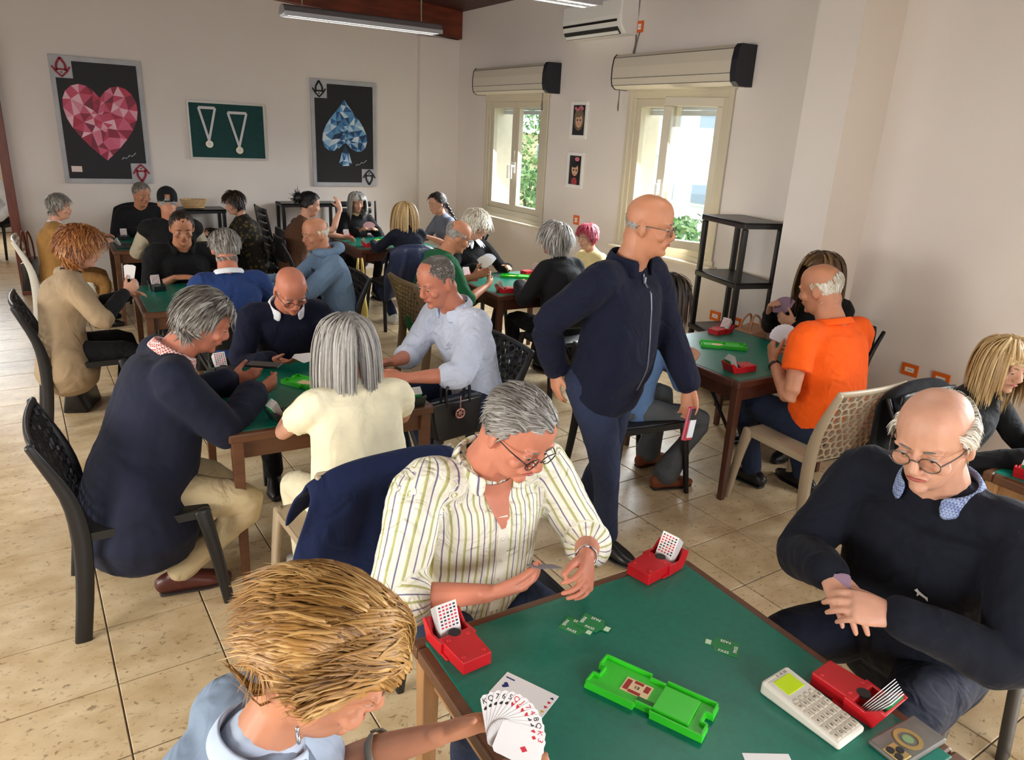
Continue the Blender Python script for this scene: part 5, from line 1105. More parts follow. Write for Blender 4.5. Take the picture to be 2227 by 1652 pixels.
p20 = person('person with a long dark braid and a grey top by the corner', (3.98, 7.8), 92, H=1.66, sex='f', lean=14, hunch=8, head=(6, 14, 0), R_=(3.52, 7.85, .78), L_=(3.54, 7.6, .78), skin='pale', top=FB['greyblue'], sleeve=.45, pants=jeansP, shoe=sh_blk, hair=dict(SHORT, n=700, len=.06, thick=.010, comb=(0, -.8, -.4), front=.66), hairm=HM['dark'], brow=bw['dark'], **V_)
# --- table beside the red-haired woman
p21 = person('person with a smooth tanned head in a blue grey hoodie', (1.8, 5.42), 88, H=1.7, build=1.06, lean=8, hunch=10, head=(16, 10, 0), R_=(1.28, 5.66, .78), L_=(1.26, 5.36, .78), skin='tan', top=FB['hood'], tm='hoodie', hem=.10, pants=jeansP, shoe=sh_wht, hair=dict(FRINGE, n=1300), hairm=HM['white'], brow=bw['grey'], loose=1.12, **V_)
p22 = person('person with bushy auburn hair in a beige jacket holding up cards', (-0.08, 5.3), -86, H=1.62, sex='f', build=1.05, lean=6, hunch=12, head=(-8, 14, 0), neck=16, R_=(.30, 5.16, .86), L_=(.34, 5.46, .78), Rf=(.75, .2, .5), Rn=(-.2, .9, 0), Rc=.7, skin='pale', top=FB['black'], jacket=dict(m=FB['beige'], hem=.16, flare=.05, sleeve=.55, wide=1.1), pants=blackP, shoe=sh_blk, brow=bw['gold'],
             hair=dict(CURLY, n=2000, seg=9, len=.10, w=.0045, thick=.026, curl=.6, freq=1.5, grav=.05, back_z=-.75, stick=.6, vol=lambda D: .022+.01*np.sin(D[..., 0]*6+D[..., 2]*5)), hairm=HM['red'], **M_)
p23 = person('person in a black polo shirt with cropped receding hair', (0.78, 6.28), 182, H=1.72, build=1.12, belly=.04, lean=12, hunch=12, head=(-4, 20, 0), R_=(.70, 5.98, .78), L_=(1.10, 5.95, .78), Rf=(.9, -.3, .05), Rn=(0, .2, -.9), Rc=.25, skin='tan', top=FB['black'], tm='polo', sleeve=.5, pants=blackP, shoe=sh_blk, collar=dict(m=FB['black'], open=.5), hair=dict(SHORTN, n=700, front=.82, len=.02), hairm=HM['dark'], brow=bw['dark'], **V_)
p24 = person('person with thick grey hair in a royal blue sweater seen from behind', (0.89, 4.8), -2, H=1.68, build=1.05, lean=10, hunch=10, head=(0, 12, 0), R_=(1.08, 5.26, .78), L_=(.78, 5.26, .78), skin='red', top=FB['blue'], pants=blackP, shoe=sh_blk, collar=dict(m=white_c), hair=dict(SHORT, n=1200, w=.0038, len=.05, comb=(.3, -.5, -.6), back_z=-.68), hairm=HM['grey'], brow=bw['grey'], **M_)
# --- table below the heart painting
p25 = person('person with short grey hair in a tan jacket and trousers by the door frame', (-0.08, 7.88), -90, H=1.54, sex='f', build=1.05, lean=2, hunch=6, head=(-10, 8, 0), R_=(.32, 7.72, .80), L_=(.34, 8.1, .80), skin='pale', top=FB['white'], jacket=dict(m=FB['tan'], hem=.12), pants=dict(m=FB['tanp']), shoe=sh_blk, hair=dict(SHORT, n=800, len=.055, thick=.014, comb=(0, .5, -.7), back_z=-.62), hairm=HM['grey'], brow=bw['grey'], **V_)
p26 = person('person in a black jacket sitting below the pink heart painting', (0.74, 8.82), 186, H=1.66, lean=6, hunch=10, head=(18, 14, 0), R_=(.66, 8.55, .78), L_=(1.0, 8.52, .78), skin='tan', top=FB['navy'], jacket=dict(m=FB['blackj'], hem=.1), pants=blackP, shoe=sh_blk, hair=dict(SHORTN, n=600), hairm=HM['grey'], brow=bw['grey'], **V_)
p27 = person('person in a black cap and black vest over sand sleeves, seen from behind', (.88, 7.40), 0, H=1.72, build=1.08, lean=6, hunch=10, head=(-6, 12, 0), R_=(1.05, 7.8, .78), L_=(.70, 7.8, .78), skin='tan', top=FB['sand'], jacket=dict(m=FB['black'], name='vest', sleeve=.05, hem=.1, neck=-.03), pants=blackP, shoe=sh_blk, hair=dict(SHORTN, n=400, front=.5, bald=(.3, -1.1)), hairm=HM['silver'], brow=bw['grey'], **V_)
p28 = person('person with short dark wavy hair in a leopard cardigan', (1.74, 8.1), 88, H=1.58, sex='f', build=1.1, lean=6, hunch=10, head=(14, 16, 0), R_=(1.34, 8.36, .78), L_=(1.34, 8.1, .78), skin='pale', top=FB['black'], jacket=dict(m=FB['leopard'], name='cardigan', hem=.3, flare=.06, wide=1.1), pants=blackP, shoe=sh_blk, hair=dict(CURLY, n=900, len=.07, thick=.022, curl=.25, back_z=-.6), hairm=HM['dark'], brow=bw['dark'], **V_)
# --- right edge
p29 = person('person with a blonde bob and black cardigan at the right edge', (3.4, 1.62), 178, H=1.60, sex='f', lean=10, hunch=8, head=(-16, 14, 0), R_=(3.30, 1.22, .78), L_=(3.58, 1.20, .78), skin='pale', top=FB['black'], sleeve=1.0, pants=blackP, shoe=sh_blk, hair=dict(BOB, n=1300, len=.21, thick=.016, w=.0045, part=.2), hairm=HM['blonde'], brow=bw['gold'], **M_)
# --- next room, cut by the left edge
p30 = person('person in a white shirt in the next room at the left edge', (-.74, 12.1), 150, H=1.74, lean=6, hunch=8, head=(0, 10, 0), skin='tan', top=FB['white'], pants=blackP, shoe=sh_blk, hair=dict(SHORT, n=350), hairm=HM['grey'], brow=bw['grey'], world_hands=False, **V_)
chair('plain', 'black chair under the person in the next room', -.74, 12.12, 150, ch_steel, G)

# stripes run along the trunk and along each sleeve: copy the loft coordinates onto the finished shirt
def bake_stripes(P, period=.036):
    from mathutils.kdtree import KDTree
    o = P.shirt; me = bpy.data.meshes.new_from_object(o.evaluated_get(DG)); src = P.shirt_src
    kd = KDTree(len(src.v))
    for i, v in enumerate(src.v): kd.insert(v, i)
    kd.balance(); tw = P.tw
    o.modifiers.clear(); o.data = me
    # the stripe phase must stay continuous inside a face, so store the raw coordinate
    raw = np.zeros(len(me.vertices))
    for i, v in enumerate(me.vertices):
        _, j, _ = kd.find(v.co); a, l, part = src.uv[j]
        if part == 0: raw[i] = float(np.dot(np.array(v.co), tw))
        else:
            # angle about the arm axis measured directly
            sh, el, wr = [P.pts[k] for k in (('shR', 'elR', 'wrR') if part == 1 else ('shL', 'elL', 'wrL'))]; c = np.array(v.co)
            def seg(a_, b_): t = np.clip(np.dot(c-a_, b_-a_)/np.dot(b_-a_, b_-a_), 0, 1); q = a_+(b_-a_)*t; return np.linalg.norm(c-q), q, nrm(b_-a_)
            s1, s2 = seg(sh, el), seg(el, wr); d, q, ax = min(s1, s2, key=lambda z: z[0]); r_ = c-q; ref = nrm(np.array([0, 1, .2])-ax*np.dot(ax, (0, 1, .2))); raw[i] = .058*math.atan2(np.dot(np.cross(ref, r_), ax), np.dot(ref, r_))+.2
    me.attributes.new('sraw', 'FLOAT', 'POINT').data.foreach_set('value', raw); me.materials.clear(); me.materials.append(stripe_m)
N = stripe_m.node_tree.nodes; L = stripe_m.node_tree.links
att = [n for n in N if n.type == 'ATTRIBUTE'][0]; att.attribute_name = 'sraw'; rampn = [n for n in N if n.type == 'VALTORGB'][0]
mdv = N.new('ShaderNodeMath'); mdv.operation = 'MULTIPLY'; mdv.inputs[1].default_value = 1/.036; frc = N.new('ShaderNodeMath'); frc.operation = 'FRACT'
L.new(att.outputs['Fac'], mdv.inputs[0]); L.new(mdv.outputs[0], frc.inputs[0]); L.new(frc.outputs[0], rampn.inputs[0])
tcn = N.new('ShaderNodeTexCoord'); nn = N.new('ShaderNodeTexNoise'); nn.inputs['Scale'].default_value = 13; nn.inputs['Distortion'].default_value = 1.5; L.new(tcn.outputs['Object'], nn.inputs['Vector'])
bpn = N.new('ShaderNodeBump'); bpn.inputs['Strength'].default_value = .8; bpn.inputs['Distance'].default_value = .03; L.new(nn.outputs['Fac'], bpn.inputs['Height']); L.new(bpn.outputs[0], N['Principled BSDF'].inputs['Normal'])
# ------------------------------------------------------------------ details worn by people
DG = bpy.context.evaluated_depsgraph_get()
from mathutils.bvhtree import BVHTree
def caster(o): return BVHTree.FromObject(o, DG)
def hit(bv, origin, direction):
    h = bv.ray_cast(Vector(origin), Vector(direction)); return (np.array(h[0]), np.array(h[1])) if h[0] is not None else (None, None)
def surf(P, bv, lat, k, off=.002, back=False):
    """point on the garment in front of the spine: lat metres to the side, k along pelvis..neck"""
    a, b = P.pts['pel'], P.pts['N']; c = a+(b-a)*k; fw = nrm(np.cross(P.up2, P.tw)); fw = -fw if fw[1] < 0 else fw
    if back: fw = -fw
    p, n = hit(bv, c+P.tw*lat+fw*.6, -fw)
    return (p+n*off, n) if p is not None else (c+fw*.15, fw)
bv2, bv3, bv8, bv23 = caster(p2.shirt), caster(p3.shirt), caster(p8.shirt), caster(p23.shirt)
bake_stripes(p2)
def ribbon_on(P, bv, lat, ks, w, th, m, name):
    V = []; F = []
    for k in ks:
        p, n = surf(P, bv, lat, k, 0); V += [p-P.tw*w/2+n*th*.2, p-P.tw*w/2+n*th, p+P.tw*w/2+n*th, p+P.tw*w/2+n*th*.2]
    for i in range(len(ks)-1):
        for j in range(4): F.append((i*4+j, i*4+(j+1) % 4, i*4+4+(j+1) % 4, i*4+4+j))
    return MB().add(V, F).build(name, m, P.root, smooth=False)
shirt_edge = mat('shirt placket', srgb(236, 232, 214), .8)
pk = ribbon_on(p2, bv2, .0, np.linspace(.25, .86, 22), .03, .005, shirt_edge, 'placket')
btn = mat('shirt button', srgb(214, 208, 190), .3)
for k in (.35, .48, .61, .74):
    p, n = surf(p2, bv2, .0, k, .006); MB().ell(p, (.006, .006, .006), None, 8, 6).build('button', btn, pk, smooth=True)
# open neck of the striped shirt
V = []; 
nk = MB(); rows = []
for k, w in ((.80, .006), (.85, .022), (.90, .036), (.95, .046), (1.0, .05)):
    row = []
    for q in (-1, -.5, 0, .5, 1):
        p, n = surf(p2, bv2, q*w, k, .0065); row.append(p)
    rows.append(row)
nk.add([p for r_ in rows for p in r_], [(i*5+j, i*5+j+1, i*5+5+j+1, i*5+5+j) for i in range(4) for j in range(4)]); nk.build('bare_chest', SK['red'], p2.root, smooth=True)
zipm = mat('zip metal', srgb(120, 126, 140), .35, .6)
zp = ribbon_on(p8, bv8, .0, np.linspace(.02, .98, 24), .008, .004, zipm, 'zip'); p, n = surf(p8, bv8, 0, .93, .008); MB().box(p, (.009, .006, .026)).build('zip_pull', mat('zip pull', srgb(190, 196, 204), .3, .7), zp)
# small white dachshund badge on the navy sweatshirt
wht = mat('white thread', srgb(236, 238, 240), .7)
def badge(P, bv, lat, k, sc, poly, m, name):
    p, n = surf(P, bv, lat, k, .002); up = nrm(np.array([0, 0, 1.0])-n*n[2]); sd = np.cross(up, n)
    V = [p+sd*x*sc+up*y*sc for x, y in poly]; V2 = [v+n*.002 for v in V]; c = len(poly)
    MB().add(V+V2, [tuple(range(c))[::-1], tuple(range(c, 2*c))]+[(i, (i+1) % c, c+(i+1) % c, c+i) for i in range(c)]).build(name, m, P.root)
badge(p3, bv3, -.085, .62, .018, [(-1.1, .35), (-.75, .75), (-.5, .45), (.5, .0), (.85, -.05), (1.0, -.6), (.75, -.5), (.6, -.35), (-.3, -.05), (-.45, -.4), (-.62, -.35), (-.6, .1)], wht, 'badge')
badge(p23, bv23, -.10, .66, .022, [(-1, .3), (-.3, .15), (0, .3), (.3, .15), (1, .3), (.3, -.25), (0, -.4), (-.3, -.25)], wht, 'badge')
# black cap of the man seen from behind
def cap_geo(P, m):
    hc, Rh, s = P.hc, P.Rh, P.s; g = MB(); V = []; F = []; nu, nv = 28, 9
    for i in range(nv+1):
        a = i/nv*R(98)
        for j in range(nu):
            b = 2*math.pi*j/nu; d = np.array([math.sin(a)*math.cos(b), math.sin(a)*math.sin(b), math.cos(a)+.0]); r_ = float(head_r(d[None])[0])+.012
            V.append(hc+Rh@(d*r_+np.array([0, -.004, .012]))*s)
    for i in range(nv):
        for j in range(nu):
            b = 2*math.pi*(j+.5)/nu
            if i >= nv-3 and abs((b-1.5*math.pi)) < .32: continue     # strap opening at the back
            F.append((i*nu+j, i*nu+(j+1) % nu, (i+1)*nu+(j+1) % nu, (i+1)*nu+j))
    g.add(V, F); o = g.build('cap', m, P.root, smooth=True); sd = o.modifiers.new('t', 'SOLIDIFY'); sd.thickness = .004; sd.offset = 0
    br = MB(); A = np.linspace(R(35), R(145), 12); pts = [(math.cos(a)*.078, math.sin(a)*.098) for a in A]+[(math.cos(a)*.075, math.sin(a)*.16+.01) for a in A[::-1]]
    br.prism(pts, .018, .023, lambda x, y, z: tuple(hc+Rh@np.array([x, y, z+.0-.12*max(0, y-.09)])*s)); br.build('visor', m, o)
    MB().tube([hc+Rh@(np.array([math.sin(t)*.03, -.112, .0]))*s for t in np.linspace(-1.3, 1.3, 8)], .005, 6, 1).build('strap', m, o, smooth=True)
cap_geo(p27, FB['black'])
# bun and braid
bn = MB(); bc = p17.hc+p17.Rh@np.array([0, -.125, .04]); bn.ell(bc, (.05, .045, .05), None, 14, 10)
for k in range(60):
    d = nrm(RNG.normal(size=3)); bn.loft([bc+d*.035, bc+d*.055+RNG.normal(size=3)*.008, bc+d*.075+RNG.normal(size=3)*.02], [.005, .004, .001], n=5, k=1, cap=False)
o = bn.build('hair_bun', HM['black'], p17.root, smooth=True)
br = MB()
for k in range(9):
    c = p20.hc+p20.Rh@np.array([0, -.10, -.04])+np.array([.012*(1 if k % 2 else -1), -.02-.02*k, -.03*k]); br.ell(c, (.026-.001*k, .024-.001*k, .026), rotm(0, 30, 25 if k % 2 else -25), 10, 7)
br.build('braid', HM['dark'], p20.root, smooth=True)
# hood of the blue grey hoodie and lace collar
hd = MB(); c = p21.pts['N']+p21.up2*.02
hd.loft([c+np.array([math.sin(a)*.115, math.cos(a)*.10-.012, .018+.028*max(0, -math.cos(a))]) for a in np.linspace(R(25), R(335), 14)], [(.03, .034)]+[(.036, .045)]*12+[(.03, .034)], side=(0, 0, 1), n=10, k=2)
remesh(hd.build('hood', FB['hood'], p21.root, smooth=True), .012, 4, .012)
text('lettering', 'NRJ', .055, mat('dark print', srgb(52, 62, 78), .8), p21.root, Matrix.Translation(Vector(p21.pts['S2']+np.array([.0, .150, .04]))) @ Matrix.Rotation(R(180), 4, 'Z') @ Matrix.Rotation(R(90), 4, 'X'), .004)
lc = MB(); c = p14.pts['N']+p14.up2*.005
for k in range(20):
    a = R(20)+k*R(320)/19; q = np.array([math.sin(a), math.cos(a), 0])
    lc.loft([c+q*.07+np.array([0, 0, .02]), c+q*.105+np.array([0, 0, -.005]), c+q*.135+np.array([0, 0, -.045+.01*(k % 2)])], [(.018, .004), (.02, .004), (.006, .003)], side=np.cross(q, (0, 0, 1)), n=8, k=2)
lc.build('lace_collar', FB['white'], p14.root, smooth=True)
# earring and bracelet of the golden-haired woman, watches
silv = mat('silver jewellery', srgb(190, 196, 206), .2, .9)
er = MB(); e0 = p1.hp(.079, -.008, -.052); er.ell(e0, (.004, .004, .006), None, 8, 6).ell(e0-np.array([0, 0, .016]), (.009, .004, .011), None, 10, 7); er.build('earring', silv, p1.root, smooth=True)
def cuff(P, side, t, r, w, m, name):
    wr, el = P.arms[side][0], P.arms[side][1]; ax = nrm(wr-el); c = wr+(el-wr)*t; u_ = nrm(np.cross(ax, (0.2, .3, 1))); v_ = np.cross(ax, u_)
    MB().loft([c+(u_*math.cos(a)+v_*math.sin(a))*r for a in np.linspace(0, 2*math.pi, 17)], [(.003, w)]*17, side=u_, n=6, k=1, cap=False).build(name, m, P.root, smooth=True)
cuff(p1, 'L', .55, .040, .010, mat('dark beads', srgb(120, 110, 96), .4), 'bracelet'); cuff(p2, 'L', .06, .031, .008, silv, 'watch'); cuff(p9, 'L', .1, .032, .010, blk, 'watch'); cuff(p22, 'R', .12, .030, .010, blk, 'watch')

# ------------------------------------------------------------------ cards, boxes and boards on the tables
paper = mat('card paper', srgb(240, 238, 236), .5); red_pl = mat('red plastic', srgb(196, 24, 34), .35); blk_pl = mat('dark green black plastic', srgb(20, 34, 34), .35); grn_pl = mat('bright green plastic', srgb(58, 206, 44), .35); inkr = mat('red ink', srgb(206, 40, 56), .6); inkk = mat('black ink', srgb(30, 30, 34), .6); inkb = mat('navy ink', srgb(26, 46, 110), .6)
back_p = mat('purple card back', srgb(142, 112, 136), .5); back_g = mat('grey card back', srgb(112, 106, 118), .5); back_w = mat('pale card back', srgb(222, 226, 236), .5)
print_m = {}
def bid_box(label, x, y, rz, m, z=TZ, tall=True, rev=False):
    t = thing('bidding_box', label, 'bidding box', (x, y, z), R(rz), 'bidding boxes on the tables')
    b = MB(); b.prism([(-.040, -.078), (.040, -.078), (.045, .030), (-.045, .030)], .0, .036); b.box((0, .034, .004), (.1, .10, .008)); body = b.build('box_body', m, t, bevel=.003)
    h = MB()
    for sx in (-1, 1):
        h.prism([(-.02, 0), (.052, 0), (.075, .052), (.062, .056), (.03, .03), (-.02, .036)], sx*.047-.004, sx*.047+.004, lambda yy, zz, xx: (xx, yy+.03, zz))
    h.prism([(.074, 0), (.082, 0), (.104, .050), (.097, .052)], -.05, .05, lambda yy, zz, xx: (xx, yy, zz)); h.build('card_holder', m, t, bevel=.002)
    for sx in (-1, 1):
        for yy in (-.06, .01): MB().ell((sx*.028, yy, .0365), (.006, .006, .0025), None, 10, 6).build('rivet', m, t, smooth=True)
    MB().prism([(.016*math.cos(a), .016*math.sin(a)+.03) for a in np.linspace(0, 2*math.pi, 14, endpoint=False)], .030, .0366).build('thumb_notch', blk, t)
    # cards leaning back in the slot
    hgt = .092
    for k in range(7):
        yb = .040+k*.0042; tilt = R(24+k*1.2); c = MB(); w = .029
        up = np.array([0, math.sin(tilt), math.cos(tilt)]); nn = np.array([0, -math.cos(tilt), math.sin(tilt)]); p0 = np.array([0, yb, .010]); top = hgt+(6-k)*0-.0035*k*(1 if tall else .5)
        V = [p0+np.array([sx*w, 0, 0])+up*u_+nn*q for q in (0, .0016) for sx, u_ in ((-1, 0), (1, 0), (1, top), (-1, top))]
        c.add(V, [(0, 3, 2, 1), (4, 5, 6, 7), (0, 1, 5, 4), (1, 2, 6, 5), (2, 3, 7, 6), (3, 0, 4, 7)]); cd = c.build('bid_card', paper, t)
        if k == (6 if rev else 0):
            so = -.0003 if rev else .0019
            pr = MB(); pb = MB()
            for i in range(5):
                for j in range(7):
                    q0 = p0+np.array([-.021+.0105*i, 0, 0])+up*(top-.008-.0085*j)+nn*so; tgt_ = pr if (i+j) % 5 in (1, 2, 3) else pb
                    tgt_.add([q0+np.array([sx*.0032, 0, 0])+up*u_*.0022 for sx, u_ in ((-1, -1), (1, -1), (1, 1), (-1, 1))], [(0, 1, 2, 3) if not rev else (3, 2, 1, 0)])
            pr.build('print', inkr, cd); pb.build('print', inkk, cd)
    # green pass cards behind
    c = MB(); p0 = np.array([0, .072, .012]); up = nrm((0, .45, .9)); c.add([p0+np.array([sx*.026, q, 0])+up*u_ for q in (0, .006) for sx, u_ in ((-1, 0), (1, 0), (1, .06), (-1, .06))], [(0, 3, 2, 1), (4, 5, 6, 7), (0, 1, 5, 4), (1, 2, 6, 5), (2, 3, 7, 6), (3, 0, 4, 7)]); c.build('pass_cards', mat('pass card green', srgb(20, 128, 66), .5), t)
    return t
bid_box('red bidding box nearest the golden-haired woman', .716, 1.315, 4, red_pl)
bid_box('red bidding box at the far corner beside the striped shirt', 1.392, 1.365, -78, red_pl)
bid_box('red bidding box next to the white keypad', 1.452, .745, 186, red_pl, rev=True)
bid_box('black bidding box beside the blazer sleeve', .76, 3.00, 100, blk_pl)
bid_box('black bidding box at the right corner behind the cream top', 1.30, 2.98, 178, blk_pl)
bid_box('black bidding box in front of the bald man in navy', .62, 3.70, 10, blk_pl)
bid_box('red bidding box at the far corner, nearer the handbag', 3.74, 3.34, -80, red_pl)
bid_box('red bidding box beside the arm of the orange shirt', 3.22, 2.68, 80, red_pl)
bid_box('red bidding box on the near edge of the curly-haired woman\'s table', 3.03, 4.95, 80, red_pl)
bid_box('red bidding box in front of the green sweater', 2.97, 5.50, 0, red_pl)
bid_box('red bidding box in front of the black jacket sleeve', 3.62, 5.56, -80, red_pl)
bid_box('red bidding box on the near side under the spade painting', 2.80, 7.40, 80, red_pl)
bid_box('red bidding box beside the grey-haired woman under the spade painting', 2.75, 7.98, 0, red_pl)
bid_box('black bidding box in front of the black polo shirt', .56, 5.85, 5, blk_pl)
bid_box('black bidding box on the near corner under the heart painting', .52, 7.84, 80, blk_pl)
bid_box('black bidding box on the far side under the heart painting', .55, 8.42, 0, blk_pl)
bid_box('red bidding box cut by the right edge', 3.27, 1.17, 100, red_pl)

def board(label, x, y, rz, num='13', detail=True):
    t = thing('card_board', label, 'card board', (x, y, TZ), R(rz), 'green duplicate boards')
    L2, W2 = .1425, .058; b = MB()
    def notch(sx): return [(sx*L2, -W2), (sx*L2, -.018), (sx*(L2-.016), -.018), (sx*(L2-.016), .018), (sx*L2, .018), (sx*L2, W2)]
    out = [(-L2, -W2), (-.02, -W2), (-.02, -W2+.012), (.02, -W2+.012), (.02, -W2), (L2, -W2), (L2, -.018), (L2-.016, -.018), (L2-.016, .018), (L2, .018), (L2, W2), (.02, W2), (.02, W2-.012), (-.02, W2-.012), (-.02, W2), (-L2, W2), (-L2, .018), (-L2+.016, .018), (-L2+.016, -.018), (-L2, -.018)]
    b.prism(out, 0, .011); b.build('tray', grn_pl, t, bevel=.001)
    r_ = MB()
    for i in range(len(out)):
        a, c = np.array(out[i]), np.array(out[(i+1) % len(out)]); ctr = (a+c)/2
        if np.linalg.norm(c-a) < .013: continue
        r_.bar((*(a*.975), .0155), (*(c*.975), .0155), .004, .010)
    r_.build('rim', grn_pl, t)
    MB().box((.062, 0, .0145), (.085, .085, .008)).build('slide_panel', grn_pl, t, bevel=.0015)
    MB().box((.008, -.03, .0118), (.06, .018, .0022)).build('slot', mat('dark green slot', srgb(16, 110, 30), .5), t)
    lb = MB().box((-.035, 0, .0118), (.066, .048, .0016)).build('label', mat('cream label', srgb(236, 206, 160), .6), t)
    if detail:
        q = MB()
        for cx_, cy_, w, h in ((-.058, 0, .012, .036), (-.012, .008, .012, .022), (-.035, .017, .022, .009), (-.035, -.017, .030, .009)): q.box((cx_, cy_, .0128), (w, h, .0006))
        q.build('label_print', mat('brick red print', srgb(160, 44, 36), .6), lb); text('number', num, .014, inkk, lb, flat(-.035, 0, .0134), .0006)
    return t
board('bright green card board in the middle of the foreground table', 1.028, .965, -64)
board('bright green card board behind the cream top', .95, 3.36, -60, '13', False)
board('bright green card board on the table of the orange shirt', 3.50, 3.08, -40, '13', False)
board('bright green card board on the curly-haired woman\'s table', 3.42, 5.46, -35, '13', False)
board('bright green card board under the spade painting', 3.12, 7.72, -30, '13', False)
# pass cards
pass_g = mat('pass card green', srgb(20, 128, 66), .5)
def pass_card(label, x, y, rz, z):
    t = thing('pass_card', label, 'bidding card', (x, y, z), R(rz), 'green pass cards on the table')
    P_ = [(-.042, -.012), (-.020, -.012), (-.014, -.030), (.014+.03, -.030), (.044, .030), (-.014, .030), (-.020, .012), (-.042, .012)]
    MB().prism(P_, 0, .0012).build('card', pass_g, t)
    ins = [(a*.97+.0004, b*.95) for a, b in P_]
    MB().prism([(-.040, -.009), (-.026, -.009), (-.026, .009), (-.040, .009)], .0012, .0015).build('mark', mat('pale green mark', srgb(206, 232, 206), .6), t)
    text('lettering', 'PASS', .013, paper, t, flat(.036, 0, .0014, R(90))); text('lettering', 'PASS', .013, paper, t, flat(.008, .021, .0014, R(180))); text('lettering', 'PASS', .013, paper, t, flat(.008, -.021, .0014, 0))
pass_card('green PASS card, the lower of the overlapping pair', 1.030, 1.252, 118, TZ); pass_card('green PASS card, the upper of the overlapping pair', 1.078, 1.238, 118, TZ+.0018)
pass_card('single green PASS card between the board and the navy sweatshirt', 1.318, 1.02, -55, TZ)
# suit shapes
def suit_poly(kind, r):
    if kind == 'h': return [(x, y) for x, y in heart_pts(18, r*1.7, r*1.7)]
    if kind == 'd': return [(0, -r), (r*.75, 0), (0, r), (-r*.75, 0)]
    if kind == 's': return [(x, y+r*.15) for x, y in heart_pts(18, r*1.7, r*1.5, True)]
    return [(r*(.55+.35*math.cos(3*a))*math.sin(a), r*(.55+.35*math.cos(3*a))*math.cos(a)) for a in np.linspace(0, 2*math.pi, 24, endpoint=False)]
bc = thing('bid_card', 'white bid card reading 1 spade on the foreground table', 'bidding card', (.775, 1.120, TZ), R(-63))
MB().prism([(-.065, -.04), (.075, -.04), (.075, .04), (-.065, .04)], 0, .0012).build('card', paper, bc)
MB().prism([(x-.045, y) for x, y in [(b, -a) for a, b in suit_poly('s', .011)]], .0012, .0016).build('spade', inkb, bc); text('number', '1', .034, inkb, bc, flat(-.045, .024, .0016, R(90)))
for k, m_ in enumerate((mat('yellow ink', srgb(228, 170, 50), .6), inkr, inkr, inkb)): MB().prism([(x+.066, y-.024+.016*k) for x, y in suit_poly('h' if k < 3 else 's', .0048)], .0012, .0016).build('suit_mark', m_, bc)
tag(MB().prism([(-.05, -.03), (.05, -.03), (.05, .03), (-.05, .03)], 0, .0012).build('score_slip', paper, loc=(1.125, .70, TZ), rz=R(-30)), 'white paper slip at the bottom edge of the foreground table', 'paper')

# fans of cards held in hands
def fan(label, piv, n, up, cards, span, m=paper, cl=.088, cw=.057, grp='cards held in hands'):
    t = thing('card_fan', label, 'playing cards', tuple(piv), 0, grp); n = nrm(n); up = nrm(np.asarray(up, float)-n*np.dot(up, n)); sd = np.cross(up, n)
    N_c = len(cards)
    for k, cd in enumerate(cards):
        a = R(-span/2+span*k/max(N_c-1, 1)); u_ = up*math.cos(a)+sd*math.sin(a); s_ = sd*math.cos(a)-up*math.sin(a); o_ = n*(.0009*k)-u_*.012
        r_ = .006; shape = [(-cw/2+r_, 0), (cw/2-r_, 0), (cw/2, r_), (cw/2, cl-r_), (cw/2-r_, cl), (-cw/2+r_, cl), (-cw/2, cl-r_), (-cw/2, r_)]
        mp = lambda x, y, z: tuple(o_+s_*x+u_*y+n*z)
        c = MB().prism(shape, 0, .0006, mp).build('playing_card', m, t)
        if cd:
            rank, su = cd; ink = inkr if su in 'hd' else inkk
            Mx = Matrix(((s_[0], u_[0], n[0], 0), (s_[1], u_[1], n[1], 0), (s_[2], u_[2], n[2], 0), (0, 0, 0, 1))); pos_ = o_+s_*(-cw/2+.0075)+u_*(cl-.011)+n*.0008; Mx.translation = Vector(pos_)
            text('rank', rank, .014, ink, c, Mx, .0003)
            MB().prism([(x-cw/2+.0075, y+cl-.0235) for x, y in suit_poly(su, .0048)], .0006, .0009, mp).build('suit', ink, c)
            if k == N_c-1 or k % 4 == 3: MB().prism([(x+.004, y+cl*.62) for x, y in suit_poly(su, .0075)], .0006, .0009, mp).build('pip', ink, c)
    return t
def tipw(P, side, k=(0, 1)): return P.world(np.mean([P.arms[side][4][i] for i in k], axis=0))
hand1 = [('K', 's'), ('Q', 's'), ('7', 's'), ('6', 's'), ('5', 's'), ('Q', 'h'), ('J', 'h'), ('7', 'h'), ('4', 'h'), ('8', 'c'), ('Q', 'c'), ('K', 'd'), ('3', 'd')]
camp = np.array([0, 0, CAMH])
pv = tipw(p1, 'L', (0, 1, 4))+np.array([-.004, -.020, -.008]); fan('fan of thirteen playing cards held by the golden-haired woman', pv, camp-pv+np.array([.2, -.1, .1]), (.85, .25, .1), hand1, 125)
pv = tipw(p2, 'R', (0, 4)); fan('small dark-backed card stack held by the man in the striped shirt', pv, (.25, .30, .9), (.85, .05, .10), [None]*3, 8, back_g)
pv = (tipw(p3, 'R', (0, 4))+tipw(p3, 'L', (0, 4)))/2; fan('few purple-backed cards held by the man in the navy sweatshirt', pv+np.array([-.028, .02, .0]), (-.85, -.1, .5), (.25, .55, .75), [None]*4, 14, back_p)
pv = tipw(p9, 'L', (0, 4)); fan('white fan of cards beside the orange shirt', pv, (-.8, -.7, .3), (-.2, .2, .9), [None]*9, 110, back_w)
pv = tipw(p10, 'L', (0, 4)); fan('purple-backed fan of cards held behind the orange shirt', pv, (-.75, -.6, .4), (-.4, .3, .8), [None]*11, 120, back_p)
pv = tipw(p13, 'L', (0, 4)); fan('fan of cards held over the table by the green sweater', pv, (-.6, -.6, .3), (.2, .1, .9), [None]*9, 90, paper)
